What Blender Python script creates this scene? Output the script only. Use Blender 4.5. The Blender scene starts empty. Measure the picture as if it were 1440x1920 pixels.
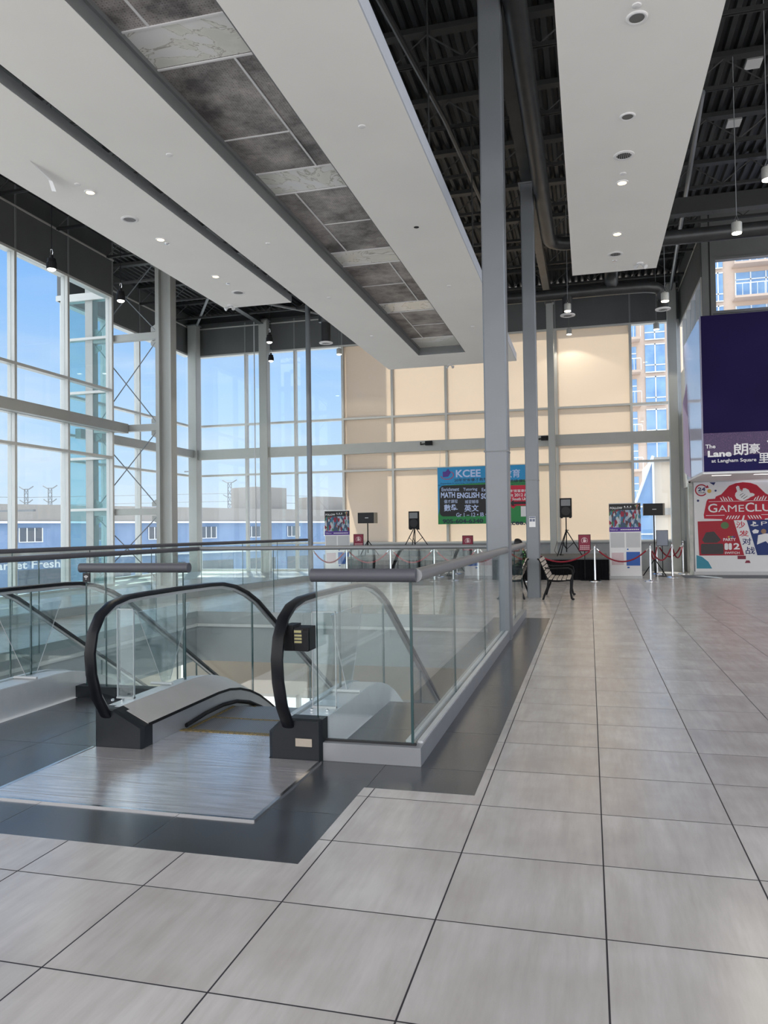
import bpy, math, random
from mathutils import Vector, Matrix
random.seed(7)
S = bpy.context.scene
COL = S.collection
R = math.radians

# ------------------------------------------------------------------ camera
YAW, PITCH, ROLL, FPX, EYE = R(14.78), R(1.30), R(0.80), 1455.9, 1.45
cy_, sy_ = math.cos(YAW), math.sin(YAW); cp_, sp_ = math.cos(PITCH), math.sin(PITCH)
fw = Vector((-sy_*cp_, cy_*cp_, sp_)); rt = Vector((cy_, sy_, 0)); dn = fw.cross(rt)
cr_, sr_ = math.cos(ROLL), math.sin(ROLL)
r2 = rt*cr_ + dn*sr_; d2 = dn*cr_ - rt*sr_
cam = bpy.data.cameras.new('camera'); camo = bpy.data.objects.new('camera', cam); COL.objects.link(camo)
cam.sensor_fit = 'HORIZONTAL'; cam.sensor_width = 36; cam.lens = FPX*36/1440
cam.clip_start = .05; cam.clip_end = 2000
camo.matrix_world = Matrix(((r2.x, -d2.x, -fw.x, 0), (r2.y, -d2.y, -fw.y, 0), (r2.z, -d2.z, -fw.z, EYE), (0, 0, 0, 1)))
S.camera = camo

# ------------------------------------------------------------------ exposure, sky, sun
vs = S.view_settings; S.display_settings.display_device = 'sRGB'
vs.view_transform = 'Standard'; vs.look = 'None'; vs.gamma = 1; vs.use_curve_mapping = False
vs.exposure = 0.2
cyc = S.cycles
cyc.transparent_max_bounces = 40; cyc.max_bounces = 14; cyc.diffuse_bounces = 7; cyc.glossy_bounces = 5
cyc.transmission_bounces = 8; cyc.caustics_reflective = False; cyc.caustics_refractive = False
cyc.sample_clamp_indirect = 6
SKY = 1.0
SUN = 7.5
FILL_BEHIND = 2.2        # sky half behind the camera, brightened as added fill for the interior
w = bpy.data.worlds.new('sky'); S.world = w; w.use_nodes = True
nt = w.node_tree; nt.nodes.clear(); N = nt.nodes.new; L = nt.links.new
out = N('ShaderNodeOutputWorld'); bg = N('ShaderNodeBackground'); tc = N('ShaderNodeTexCoord'); sep = N('ShaderNodeSeparateXYZ')
L(tc.outputs['Generated'], sep.inputs[0])
cr = N('ShaderNodeValToRGB'); L(sep.outputs[2], cr.inputs[0])
e = cr.color_ramp.elements
e[0].position = 0.0; e[0].color = (.92, .96, 1, 1); e[1].position = .85; e[1].color = (.16, .36, .82, 1)
x = e.new(.10); x.color = (.64, .82, 1, 1); x = e.new(.33); x.color = (.27, .54, .98, 1)
mp = N('ShaderNodeMapping'); mp.inputs['Scale'].default_value = (1.6, 1.6, 7); L(tc.outputs['Generated'], mp.inputs[0])
no = N('ShaderNodeTexNoise'); no.inputs['Scale'].default_value = 3; no.inputs['Detail'].default_value = 6; L(mp.outputs[0], no.inputs[0])
cl = N('ShaderNodeMapRange'); cl.inputs[1].default_value = .50; cl.inputs[2].default_value = .72; L(no.outputs[0], cl.inputs[0])
lowm = N('ShaderNodeMapRange'); lowm.inputs[1].default_value = .28; lowm.inputs[2].default_value = .02; lowm.inputs[3].default_value = .12; lowm.inputs[4].default_value = .8; L(sep.outputs[2], lowm.inputs[0])
mu = N('ShaderNodeMath'); mu.operation = 'MULTIPLY'; L(cl.outputs[0], mu.inputs[0]); L(lowm.outputs[0], mu.inputs[1])
mx = N('ShaderNodeMixRGB'); L(mu.outputs[0], mx.inputs[0]); L(cr.outputs[0], mx.inputs[1]); mx.inputs[2].default_value = (.95, .97, 1, 1)
bk = N('ShaderNodeMapRange'); bk.inputs[1].default_value = .15; bk.inputs[2].default_value = -.25; L(sep.outputs[1], bk.inputs[0])
mx2 = N('ShaderNodeMixRGB'); L(bk.outputs[0], mx2.inputs[0]); L(mx.outputs[0], mx2.inputs[1]); mx2.inputs[2].default_value = (.95*FILL_BEHIND, .95*FILL_BEHIND, .96*FILL_BEHIND, 1)
L(mx2.outputs[0], bg.inputs[0]); bg.inputs[1].default_value = SKY; L(bg.outputs[0], out.inputs[0])
sun = bpy.data.lights.new('sun', 'SUN'); sun.energy = SUN; sun.angle = R(.6); sun.color = (1, .93, .82)
suno = bpy.data.objects.new('sun', sun); COL.objects.link(suno)
az, el = R(26), R(61)
sd = Vector((-math.sin(az)*math.cos(el), math.cos(az)*math.cos(el), math.sin(el)))
suno.rotation_euler = sd.to_track_quat('Z', 'Y').to_euler(); suno.location = sd*60

# ------------------------------------------------------------------ materials
MATS = {}
def newmat(name):
    m = bpy.data.materials.new(name); m.use_nodes = True; MATS[name] = m
    return m, m.node_tree, m.node_tree.nodes['Principled BSDF']
def mat(name, col, rough=.5, metal=0, var=.06, scale=6, stretch=(1, 1, 1), col2=None, bump=0, spec=.5, emit=None, es=1):
    if name in MATS: return MATS[name]
    m, t, b = newmat(name)
    c2 = col2 if col2 else tuple(max(0, c*(1-var)) for c in col)
    g = t.nodes.new('ShaderNodeTexCoord'); mp = t.nodes.new('ShaderNodeMapping'); mp.inputs['Scale'].default_value = stretch
    n = t.nodes.new('ShaderNodeTexNoise'); n.inputs['Scale'].default_value = scale; n.inputs['Detail'].default_value = 5
    r = t.nodes.new('ShaderNodeValToRGB'); r.color_ramp.elements[0].position = .35; r.color_ramp.elements[1].position = .65
    r.color_ramp.elements[0].color = (*c2, 1); r.color_ramp.elements[1].color = (*col, 1)
    t.links.new(g.outputs['Object'], mp.inputs[0]); t.links.new(mp.outputs[0], n.inputs[0]); t.links.new(n.outputs[0], r.inputs[0])
    t.links.new(r.outputs[0], b.inputs['Base Color'])
    b.inputs['Roughness'].default_value = rough; b.inputs['Metallic'].default_value = metal; b.inputs['Specular IOR Level'].default_value = spec
    if bump:
        bp = t.nodes.new('ShaderNodeBump'); bp.inputs['Strength'].default_value = bump; bp.inputs['Distance'].default_value = .01
        t.links.new(n.outputs[0], bp.inputs['Height']); t.links.new(bp.outputs[0], b.inputs['Normal'])
    if emit:
        b.inputs['Emission Color'].default_value = (*emit, 1); b.inputs['Emission Strength'].default_value = es
    return m
def glass(name, tint, refl=1.0, rough=0.0, haze=0.0, base=.04):
    m = bpy.data.materials.new(name); m.use_nodes = True; MATS[name] = m
    t = m.node_tree; t.nodes.clear(); N = t.nodes.new; L = t.links.new
    o = N('ShaderNodeOutputMaterial'); tr = N('ShaderNodeBsdfTransparent'); tr.inputs[0].default_value = (*tint, 1)
    gl = N('ShaderNodeBsdfGlossy'); gl.inputs['Roughness'].default_value = rough; gl.inputs[0].default_value = (.95, .98, 1, 1)
    lw = N('ShaderNodeLayerWeight'); lw.inputs[0].default_value = .5
    p = N('ShaderNodeMath'); p.operation = 'POWER'; p.inputs[1].default_value = 5; L(lw.outputs['Facing'], p.inputs[0])
    s = N('ShaderNodeMath'); s.operation = 'MULTIPLY_ADD'; s.inputs[1].default_value = .7*refl; s.inputs[2].default_value = base*refl; L(p.outputs[0], s.inputs[0])
    mx = N('ShaderNodeMixShader'); L(s.outputs[0], mx.inputs[0]); L(tr.outputs[0], mx.inputs[1]); L(gl.outputs[0], mx.inputs[2])
    last = mx
    if haze:
        df = N('ShaderNodeBsdfDiffuse'); df.inputs[0].default_value = (.8, .85, .85, 1)
        m2 = N('ShaderNodeMixShader'); m2.inputs[0].default_value = haze; L(mx.outputs[0], m2.inputs[1]); L(df.outputs[0], m2.inputs[2]); last = m2
    L(last.outputs[0], o.inputs[0])
    return m
def tile_mat(name, tx, x0, ty, y0, cA, cB, joint, rough, jw=.0022):
    m, t, b = newmat(name); N = t.nodes.new; L = t.links.new
    g = N('ShaderNodeNewGeometry'); sp = N('ShaderNodeSeparateXYZ'); L(g.outputs['Position'], sp.inputs[0])
    def M(op, a, b_=None, c=None):
        n = N('ShaderNodeMath'); n.operation = op
        for i, v in enumerate((a, b_, c)):
            if v is None: continue
            if hasattr(v, 'links') or hasattr(v, 'is_output'): L(v, n.inputs[i])
            else: n.inputs[i].default_value = v
        return n.outputs[0]
    ux = M('DIVIDE', M('SUBTRACT', sp.outputs[0], x0), tx); uy = M('DIVIDE', M('SUBTRACT', sp.outputs[1], y0), ty)
    def dist(u, tt):
        f_ = M('FRACT', u); return M('MULTIPLY', M('MINIMUM', f_, M('SUBTRACT', 1.0, f_)), tt)
    d = M('MINIMUM', dist(ux, tx), dist(uy, ty))
    jm = N('ShaderNodeMapRange'); jm.inputs[1].default_value = jw*.7; jm.inputs[2].default_value = jw*1.3; jm.inputs[3].default_value = 1; jm.inputs[4].default_value = 0; L(d, jm.inputs[0])
    cb = N('ShaderNodeCombineXYZ'); L(M('FLOOR', ux), cb.inputs[0]); L(M('FLOOR', uy), cb.inputs[1])
    wn = N('ShaderNodeTexWhiteNoise'); L(cb.outputs[0], wn.inputs[0])
    off = N('ShaderNodeVectorMath'); off.operation = 'SCALE'; off.inputs[3].default_value = 7; L(wn.outputs[1], off.inputs[0])
    ad = N('ShaderNodeVectorMath'); L(off.outputs[0], ad.inputs[0]); L(g.outputs['Position'], ad.inputs[1])
    mp = N('ShaderNodeMapping'); mp.inputs['Scale'].default_value = (11, 1.3, 1); L(ad.outputs[0], mp.inputs[0])
    n1 = N('ShaderNodeTexNoise'); n1.inputs['Scale'].default_value = 1.4; n1.inputs['Detail'].default_value = 8; n1.inputs['Roughness'].default_value = .65; L(mp.outputs[0], n1.inputs[0])
    n2 = N('ShaderNodeTexNoise'); n2.inputs['Scale'].default_value = 2.2; n2.inputs['Detail'].default_value = 3; L(ad.outputs[0], n2.inputs[0])
    s = M('MULTIPLY', n1.outputs[0], n2.outputs[0])
    rr = N('ShaderNodeMapRange'); rr.inputs[1].default_value = .12; rr.inputs[2].default_value = .42; L(s, rr.inputs[0])
    mc = N('ShaderNodeMixRGB'); L(rr.outputs[0], mc.inputs[0]); mc.inputs[1].default_value = (*cA, 1); mc.inputs[2].default_value = (*cB, 1)
    hv = N('ShaderNodeHueSaturation'); L(mc.outputs[0], hv.inputs['Color']); vv = M('MULTIPLY_ADD', wn.outputs[0], .07, .965); L(vv, hv.inputs['Value'])
    mj = N('ShaderNodeMixRGB'); L(jm.outputs[0], mj.inputs[0]); L(hv.outputs[0], mj.inputs[1]); mj.inputs[2].default_value = (*joint, 1)
    L(mj.outputs[0], b.inputs['Base Color'])
    ro = M('MULTIPLY_ADD', jm.outputs[0], .4, M('MULTIPLY_ADD', n2.outputs[0], .12, rough)); L(ro, b.inputs['Roughness'])
    bp = N('ShaderNodeBump'); bp.inputs['Strength'].default_value = .25; bp.inputs['Distance'].default_value = .002; bp.invert = True
    L(jm.outputs[0], bp.inputs['Height']); L(bp.outputs[0], b.inputs['Normal'])
    b.inputs['Specular IOR Level'].default_value = .62
    return m
TILE = tile_mat('light_tile', .611, .031, .6125, 2.863, (.435, .40, .375), (.585, .555, .53), (.02, .016, .02), .17, .0034)
DTILE = tile_mat('dark_tile', .83, -2.07, .851, 5.5, (.048, .052, .058), (.066, .070, .077), (.012, .012, .014), .16, .0018)
CONC = mat('pale_concrete', (.62, .64, .58), .6, var=.12, scale=2)
WHITE = mat('white_board', (.94, .935, .92), .75, var=.03, scale=.8)
FASC = mat('fascia_white', (.62, .66, .74), .5, var=.03)
GRIM = mat('grey_trim', (.20, .21, .22), .5)
BLACKGAP = mat('black_void', (.01, .01, .012), .8)
STEEL = mat('painted_steel', (.20, .215, .235), .38, .35, var=.04, scale=3)
STEELL = mat('painted_steel_light', (.42, .43, .415), .45, .1, var=.04, scale=3)
FRAME = mat('window_frame_paint', (.60, .60, .58), .42, .15, var=.03, scale=4)
BAND = mat('charcoal_panel', (.115, .12, .122), .5, var=.1, scale=1.5)
SEAM = mat('panel_seam', (.22, .23, .235), .5)
DECK = mat('black_deck', (.020, .022, .024), .55, .2, var=.25, scale=3)
BLACKST = mat('black_steel', (.025, .026, .028), .5, .2)
DUCT = mat('dark_duct', (.05, .052, .055), .38, .45, var=.2, scale=4)
RAILM = mat('rail_paint', (.085, .088, .105), .5, .1, var=.04, scale=8)
RAILS = mat('rail_satin', (.23, .24, .255), .38, .5, var=.04, scale=8)
CURB = mat('curb_metal', (.27, .28, .30), .42, .25, var=.08, scale=5)
ALU = mat('brushed_aluminium', (.56, .57, .58), .3, .85, var=.1, scale=9, stretch=(1, .15, 1))
PLATE = mat('landing_plate', (.90, .87, .88), .22, .75, scale=5, stretch=(.6, 7, 1), col2=(.68, .66, .68), bump=.04)
BRIGHT = mat('satin_deck', (.74, .76, .78), .35, .5, var=.06, scale=6)
RUBBER = mat('black_rubber', (.006, .007, .010), .32, var=.3, scale=8, spec=.22)
BOXM = mat('newel_box', (.012, .015, .019), .45, var=.2, scale=8, spec=.25)
STEPM, _t, _b = newmat('step_tread')
_n = _t.nodes.new('ShaderNodeTexWave'); _n.inputs['Scale'].default_value = 20; _n.bands_direction = 'X'
_g = _t.nodes.new('ShaderNodeNewGeometry'); _t.links.new(_g.outputs['Position'], _n.inputs[0])
_r = _t.nodes.new('ShaderNodeValToRGB'); _r.color_ramp.elements[0].color = (.05, .055, .065, 1); _r.color_ramp.elements[1].color = (.32, .34, .38, 1)
_t.links.new(_n.outputs[0], _r.inputs[0]); _t.links.new(_r.outputs[0], _b.inputs['Base Color']); _b.inputs['Roughness'].default_value = .35; _b.inputs['Metallic'].default_value = .4
YEL = mat('yellow_edge', (.30, .21, .06), .5, scale=60, col2=(.08, .07, .05))
GEDGE = mat('glass_edge', (.02, .06, .065), .2)
GRAIL = glass('rail_glass', (.95, .982, .977), 1.2, haze=.004, base=.035)
GESC = glass('escalator_glass', (.95, .98, .98), 1.0, haze=.003, base=.03)
GWIN = glass('window_glass', (.87, .92, .955), .8, base=.03)
GAQUA = glass('aqua_glass', (.68, .86, .87), .8, haze=.03, base=.04)
ACRY = glass('clear_acrylic', (.90, .94, .95), 1.6, base=.07)
CHROME = mat('chrome', (.8, .8, .82), .16, 1, var=.02)
ROPE = mat('red_velvet', (.30, .012, .03), .75, var=.4, scale=60)
BLKP = mat('black_plastic', (.008, .008, .010), .5, var=.3, scale=12, spec=.22)
BLKG = mat('black_grille', (.02, .02, .022), .6, var=.4, scale=90)
CLOTH = mat('black_skirt', (.008, .008, .010), .95, var=.5, scale=8, stretch=(6, 1, .4), spec=.1)
GREYTOP = mat('stage_grey', (.11, .115, .12), .7, var=.15, scale=3)
WOOD = mat('pale_slat', (.50, .43, .37), .5, var=.25, scale=5, stretch=(9, 1, 9))
MARBLE, _t, _b = newmat('marble_acrylic')
_g = _t.nodes.new('ShaderNodeNewGeometry'); _n = _t.nodes.new('ShaderNodeTexNoise'); _n.inputs['Scale'].default_value = .9; _n.inputs['Detail'].default_value = 5; _n.inputs['Distortion'].default_value = 3.2
_t.links.new(_g.outputs['Position'], _n.inputs[0])
_r = _t.nodes.new('ShaderNodeValToRGB'); _es = _r.color_ramp.elements; _es[0].position = .40; _es[0].color = (.78, .79, .74, 1); _es[1].position = .62; _es[1].color = (.86, .87, .88, 1)
_q = _es.new(.485); _q.color = (.84, .84, .80, 1); _q = _es.new(.50); _q.color = (.45, .44, .40, 1); _q = _es.new(.512); _q.color = (.86, .87, .85, 1)
_t.links.new(_n.outputs[0], _r.inputs[0]); _t.links.new(_r.outputs[0], _b.inputs['Base Color']); _b.inputs['Roughness'].default_value = .16
PERF, _t, _b = newmat('perforated_metal')
_g = _t.nodes.new('ShaderNodeNewGeometry'); _n = _t.nodes.new('ShaderNodeTexNoise'); _n.inputs['Scale'].default_value = 1.6; _n.inputs['Detail'].default_value = 7; _n.inputs['Roughness'].default_value = .7
_v = _t.nodes.new('ShaderNodeTexVoronoi'); _v.inputs['Scale'].default_value = 34; _v.inputs['Randomness'].default_value = .15
_t.links.new(_g.outputs['Position'], _n.inputs[0]); _t.links.new(_g.outputs['Position'], _v.inputs[0])
_r = _t.nodes.new('ShaderNodeValToRGB'); _r.color_ramp.elements[0].position = .36; _r.color_ramp.elements[1].position = .66; _r.color_ramp.elements[0].color = (.085, .078, .08, 1); _r.color_ramp.elements[1].color = (.46, .43, .42, 1)
_m = _t.nodes.new('ShaderNodeMapRange'); _m.inputs[1].default_value = .25; _m.inputs[2].default_value = .4; _m.inputs[3].default_value = .45; _m.inputs[4].default_value = 1.1
_h = _t.nodes.new('ShaderNodeHueSaturation')
_t.links.new(_n.outputs[0], _r.inputs[0]); _t.links.new(_v.outputs['Distance'], _m.inputs[0]); _t.links.new(_r.outputs[0], _h.inputs['Color']); _t.links.new(_m.outputs[0], _h.inputs['Value'])
_t.links.new(_h.outputs[0], _b.inputs['Base Color']); _b.inputs['Roughness'].default_value = .5
# sunlit beige window film: lets diffuse light through
FILM = bpy.data.materials.new('beige_window_film'); FILM.use_nodes = True; _t = FILM.node_tree; _t.nodes.clear()
_o = _t.nodes.new('ShaderNodeOutputMaterial'); _d = _t.nodes.new('ShaderNodeBsdfDiffuse'); _x = _t.nodes.new('ShaderNodeBsdfTranslucent'); _mx = _t.nodes.new('ShaderNodeMixShader')
_n = _t.nodes.new('ShaderNodeTexNoise'); _n.inputs['Scale'].default_value = .5; _g = _t.nodes.new('ShaderNodeNewGeometry'); _t.links.new(_g.outputs['Position'], _n.inputs[0])
_r = _t.nodes.new('ShaderNodeValToRGB'); _r.color_ramp.elements[0].color = (.86, .78, .675, 1); _r.color_ramp.elements[1].color = (.90, .825, .72, 1); _t.links.new(_n.outputs[0], _r.inputs[0])
_t.links.new(_r.outputs[0], _x.inputs[0]); _d.inputs[0].default_value = (.62, .56, .50, 1); _mx.inputs[0].default_value = .60
_t.links.new(_d.outputs[0], _mx.inputs[1]); _t.links.new(_x.outputs[0], _mx.inputs[2]); _t.links.new(_mx.outputs[0], _o.inputs[0])
def flat(name, col, rough=.55, **k): return mat(name, col, rough, var=.02, **k)
PWHITE = flat('print_white', (.82, .82, .84)); PBLACK = flat('print_black', (.012, .012, .015)); PRED = flat('print_red', (.55, .015, .05)); PBLUE = flat('print_blue', (.03, .12, .45))
PSKY = flat('print_sky', (.02, .30, .62)); PGREEN = flat('print_green', (.02, .26, .07)); PPURP = flat('print_purple', (.09, .035, .28)); PNAVY = flat('print_navy', (.02, .03, .14))
PGREY = flat('print_grey', (.55, .56, .58)); PMAROON = flat('print_maroon', (.24, .02, .05)); PGOLD = flat('print_gold', (.7, .45, .08)); PTEAL = flat('print_teal', (.04, .28, .40)); PORANGE = flat('print_orange', (.62, .25, .05))
WARM = mat('lamp_warm', (1, .9, .6), .4, emit=(1, .80, .42), es=5)
WARMP = mat('lamp_pendant', (1, .93, .75), .4, emit=(1, .90, .68), es=9)
COOLP = mat('lamp_cool', (1, .97, .9), .4, emit=(1, .96, .86), es=7)
STRIPL = mat('lamp_strip', (1, .97, .95), .4, emit=(1, .93, .88), es=1.6)

# ------------------------------------------------------------------ mesh builder
class MB:
    def __init__(s): s.v = []; s.f = []; s.m = []; s.mi = 0
    def add(s, vs_, fs):
        o = len(s.v); s.v += [tuple(p) for p in vs_]
        for f_ in fs: s.f.append([i+o for i in f_]); s.m.append(s.mi)
        return s
    def mt(s, i): s.mi = i; return s
    def box(s, x0, x1, y0, y1, z0, z1):
        if x0 > x1: x0, x1 = x1, x0
        if y0 > y1: y0, y1 = y1, y0
        if z0 > z1: z0, z1 = z1, z0
        return s.add([(x0,y0,z0),(x1,y0,z0),(x1,y1,z0),(x0,y1,z0),(x0,y0,z1),(x1,y0,z1),(x1,y1,z1),(x0,y1,z1)],
                     [(0,3,2,1),(4,5,6,7),(0,1,5,4),(1,2,6,5),(2,3,7,6),(3,0,4,7)])
    def rbox(s, x0, x1, y0, y1, z0, z1, c):      # box with chamfered vertical edges
        p = [(x0+c,y0),(x1-c,y0),(x1,y0+c),(x1,y1-c),(x1-c,y1),(x0+c,y1),(x0,y1-c),(x0,y0+c)]
        return s.prism(p, 2, z0, z1)
    def prism(s, poly, axis, lo, hi):            # poly in the other two axes (cyclic order kept: axis0->(y,z), 1->(x,z), 2->(x,y))
        n = len(poly)
        def P(a, b, c): return {0: (c,a,b), 1: (a,c,b), 2: (a,b,c)}[axis]
        area = sum(poly[i][0]*poly[(i+1)%n][1]-poly[(i+1)%n][0]*poly[i][1] for i in range(n))
        if (area < 0) != (axis == 1): poly = poly[::-1]
        vs_ = [P(a,b,lo) for a,b in poly]+[P(a,b,hi) for a,b in poly]
        fs = [tuple(range(n))[::-1], tuple(range(n, 2*n))]+[(i,(i+1)%n,(i+1)%n+n,i+n) for i in range(n)]
        return s.add(vs_, fs)
    def tube(s, path, r, n=10, cap=True, closed=False):
        P = [Vector(p) for p in path]; rings = []; k = len(P); up = None
        rr = r if isinstance(r, (list, tuple)) else [r]*k
        for i in range(k):
            if closed: t = (P[(i+1)%k]-P[i-1]).normalized()
            else: t = (P[min(i+1,k-1)]-P[max(i-1,0)]).normalized()
            if up is None: up = Vector((0,0,1)) if abs(t.z) < .9 else Vector((1,0,0))
            a = up-t*up.dot(t)
            if a.length < 1e-4: a = Vector((1,0,0)) if abs(t.x) < .9 else Vector((0,1,0)); a = a-t*a.dot(t)
            a.normalize(); up = a; b = t.cross(a)
            rings.append([P[i]+(a*math.cos(2*math.pi*j/n)+b*math.sin(2*math.pi*j/n))*rr[i] for j in range(n)])
        vs_ = [p for q in rings for p in q]; fs = []
        for i in range(k if closed else k-1):
            o = i*n; o2 = ((i+1)%k)*n
            for j in range(n): fs.append((o+j, o+(j+1)%n, o2+(j+1)%n, o2+j))
        if cap and not closed: fs.append(tuple(range(n))[::-1]); fs.append(tuple(range((k-1)*n, k*n)))
        return s.add(vs_, fs)
    def lathe(s, prof, c=(0,0,0), n=20, axis='z'):
        vs_ = []; fs = []
        for r_, z_ in prof:
            for j in range(n):
                a = 2*math.pi*j/n; vs_.append((c[0]+r_*math.cos(a), c[1]+r_*math.sin(a), c[2]+z_))
        k = len(prof)
        for i in range(k-1):
            for j in range(n): fs.append((i*n+j, i*n+(j+1)%n, (i+1)*n+(j+1)%n, (i+1)*n+j))
        fs.append(tuple(range(n))[::-1]); fs.append(tuple(range((k-1)*n, k*n)))
        return s.add(vs_, fs)
    def sweepx(s, path, sec):                    # path in (y,z) at x centre; sec = [(dx, dn)]
        k = len(path); n = len(sec); vs_ = []; fs = []
        for i in range(k):
            a = Vector(path[max(i-1,0)]); b = Vector(path[min(i+1,k-1)]); t = (b-a).normalized(); nn = Vector((-t.y, t.x))
            for dx, d_ in sec: vs_.append((dx, path[i][0]+nn.x*d_, path[i][1]+nn.y*d_))
        for i in range(k-1):
            for j in range(n): fs.append((i*n+j, i*n+(j+1)%n, (i+1)*n+(j+1)%n, (i+1)*n+j))
        fs.append(tuple(range(n))[::-1]); fs.append(tuple(range((k-1)*n, k*n)))
        return s.add(vs_, fs)
    def text(s, body, x0, x1, z0, z1, y, bold=0, dep=.002, shear=0):
        cu = bpy.data.curves.new('t', 'FONT'); cu.body = body; cu.extrude = 0; cu.offset = bold; cu.resolution_u = 3; cu.shear = shear
        ob = bpy.data.objects.new('t', cu); me = ob.to_mesh(); 
        if not me or not len(me.vertices): return s
        xs = [v.co.x for v in me.vertices]; ys = [v.co.y for v in me.vertices]
        ax, bx = min(xs), max(xs); ay, by = min(ys), max(ys)
        vs_ = [(x0+(v.co.x-ax)/(bx-ax+1e-9)*(x1-x0), y, z0+(v.co.y-ay)/(by-ay+1e-9)*(z1-z0)) for v in me.vertices]
        s.add(vs_, [tuple(p.vertices) for p in me.polygons]); ob.to_mesh_clear(); bpy.data.objects.remove(ob)
        return s
    def poly(s, pts, y, dep=.002):               # flat printed shape facing -Y with a little thickness
        return s.prism([(a, b) for a, b in pts], 1, y, y+dep)
    def disc(s, x, z, r_, y, n=20, rz=None, dep=.002):
        return s.poly([(x+r_*math.cos(2*math.pi*i/n), z+(rz or r_)*math.sin(2*math.pi*i/n)) for i in range(n)], y, dep)
    def build(s, name, mats, parent=None, smooth=False, **k):
        if not isinstance(mats, (list, tuple)): mats = [mats]
        o_ = Vector(parent['_o']) if parent is not None and '_o' in parent else Vector((0,0,0))
        me = bpy.data.meshes.new(name); me.from_pydata([Vector(p)-o_ for p in s.v], [], s.f)
        for m_ in mats: me.materials.append(m_)
        me.polygons.foreach_set('material_index', s.m)
        if smooth:
            me.polygons.foreach_set('use_smooth', [True]*len(me.polygons)); me.set_sharp_from_angle(angle=R(38))
        me.update()
        o = bpy.data.objects.new(name, me); COL.objects.link(o)
        if parent is not None: o.parent = parent; o['_o'] = tuple(o_)
        for kk, vv_ in k.items(): o[kk] = vv_
        return o
def thing(name, label, cat, loc=(0,0,0), group=None):
    o = bpy.data.objects.new(name, None); COL.objects.link(o); o.empty_display_size = .2
    o.location = loc; o['_o'] = tuple(loc); o['label'] = label; o['category'] = cat
    if group: o['group'] = group
    return o
def tag(o, label, cat, group=None):
    o['label'] = label; o['category'] = cat
    if group: o['group'] = group
    return o
def st(o): o['kind'] = 'structure'; return o
def children(o): return [c for c in bpy.data.objects if c.parent == o]
def copy_tree(o, parent=None):
    c = o.copy(); COL.objects.link(c)
    if parent is not None: c.parent = parent
    for ch in children(o): copy_tree(ch, c)
    return c
def dup(o, loc, label, rz=0):
    c = copy_tree(o); c.location = loc; c.rotation_euler = (0,0,rz); c['label'] = label
    return c

XA, XB, YB, YR = -12.8, -14.4, 26.5, 18.95     # left wall, set-back left wall, back wall, return wall
HEAD, CEIL = 8.1, 9.6
XR = 2.95
OPX0, OPX1, OPY0, OPY1 = -7.0, -1.14, 6.38, 12.95   # the escalator well
# ------------------------------------------------------------------ floor
def classify(x, y):
    if OPX0 < x < OPX1 and OPY0 < y < OPY1: return None
    if -6.1 < x < -4.42 and y > 4.75 and y < OPY0: return None      # escalator pits
    if -3.28 < x < -1.66 and y > 4.70 and y < OPY0: return None
    if x < -11.9 and y > 9.5: return 2
    if y < 3.2: return 0
    if y < 4.228: return 1 if -7.2 < x < -1.254 else 0
    if y < 12.69: return 1 if (-1.254 if False else -7.2) < x < -.63 and (x > -1.3 or y < 6.6) else 0
    return 0
xs = sorted([-14.4, XA, -11.9, -7.2, OPX0, -6.1, -4.42, -3.28, -1.66, -1.3, -1.254, OPX1, -.63, 3, 6, 9.0])
ys = sorted([-5, 0, 3.2, 4.228, 4.70, 4.75, OPY0, 6.6, 9.5, 12.69, OPY1, 16, YR, 22, YB])
f = MB()
for i in range(len(xs)-1):
    for j in range(len(ys)-1):
        cx, cy = (xs[i]+xs[i+1])/2, (ys[j]+ys[j+1])/2
        if cx < XA and cy < YR: continue
        c = classify(cx, cy)
        if c is None: continue
        f.mt(c).add([(xs[i],ys[j],0),(xs[i+1],ys[j],0),(xs[i+1],ys[j+1],0),(xs[i],ys[j+1],0)], [(0,1,2,3)])
st(f.build('floor', [TILE, DTILE, CONC]))
# slab edges round the well
FAS1 = mat('fascia_grey', (.30, .33, .34), .5, var=.05); FAS2 = mat('fascia_line', (.55, .57, .57), .5)
b = MB(); b.box(OPX0-.02, OPX1+.02, OPY1, OPY1+.1, -.22, -.002).mt(1).box(OPX0-.02, OPX1+.02, OPY1-.04, OPY1+.1, -.27, -.22).mt(0).box(OPX0-.02, OPX1+.02, OPY1+.02, OPY1+.2, -.90, -.27)
st(b.build('trim_1', [FAS1, FAS2]))
b = MB(); b.box(OPX0-.1, OPX0, OPY0-.5, OPY1, -.22, -.002).mt(1).box(OPX0-.1, OPX0+.04, OPY0-.5, OPY1-.04, -.27, -.22).mt(0).box(OPX0-.2, OPX0-.02, OPY0-.5, OPY1+.02, -.90, -.27)
st(b.build('trim_2', [FAS1, FAS2]))
b = MB(); b.box(OPX1, OPX1+.12, OPY0, OPY1, -.90, -.002); st(b.build('trim_3', [FAS1]))
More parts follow.
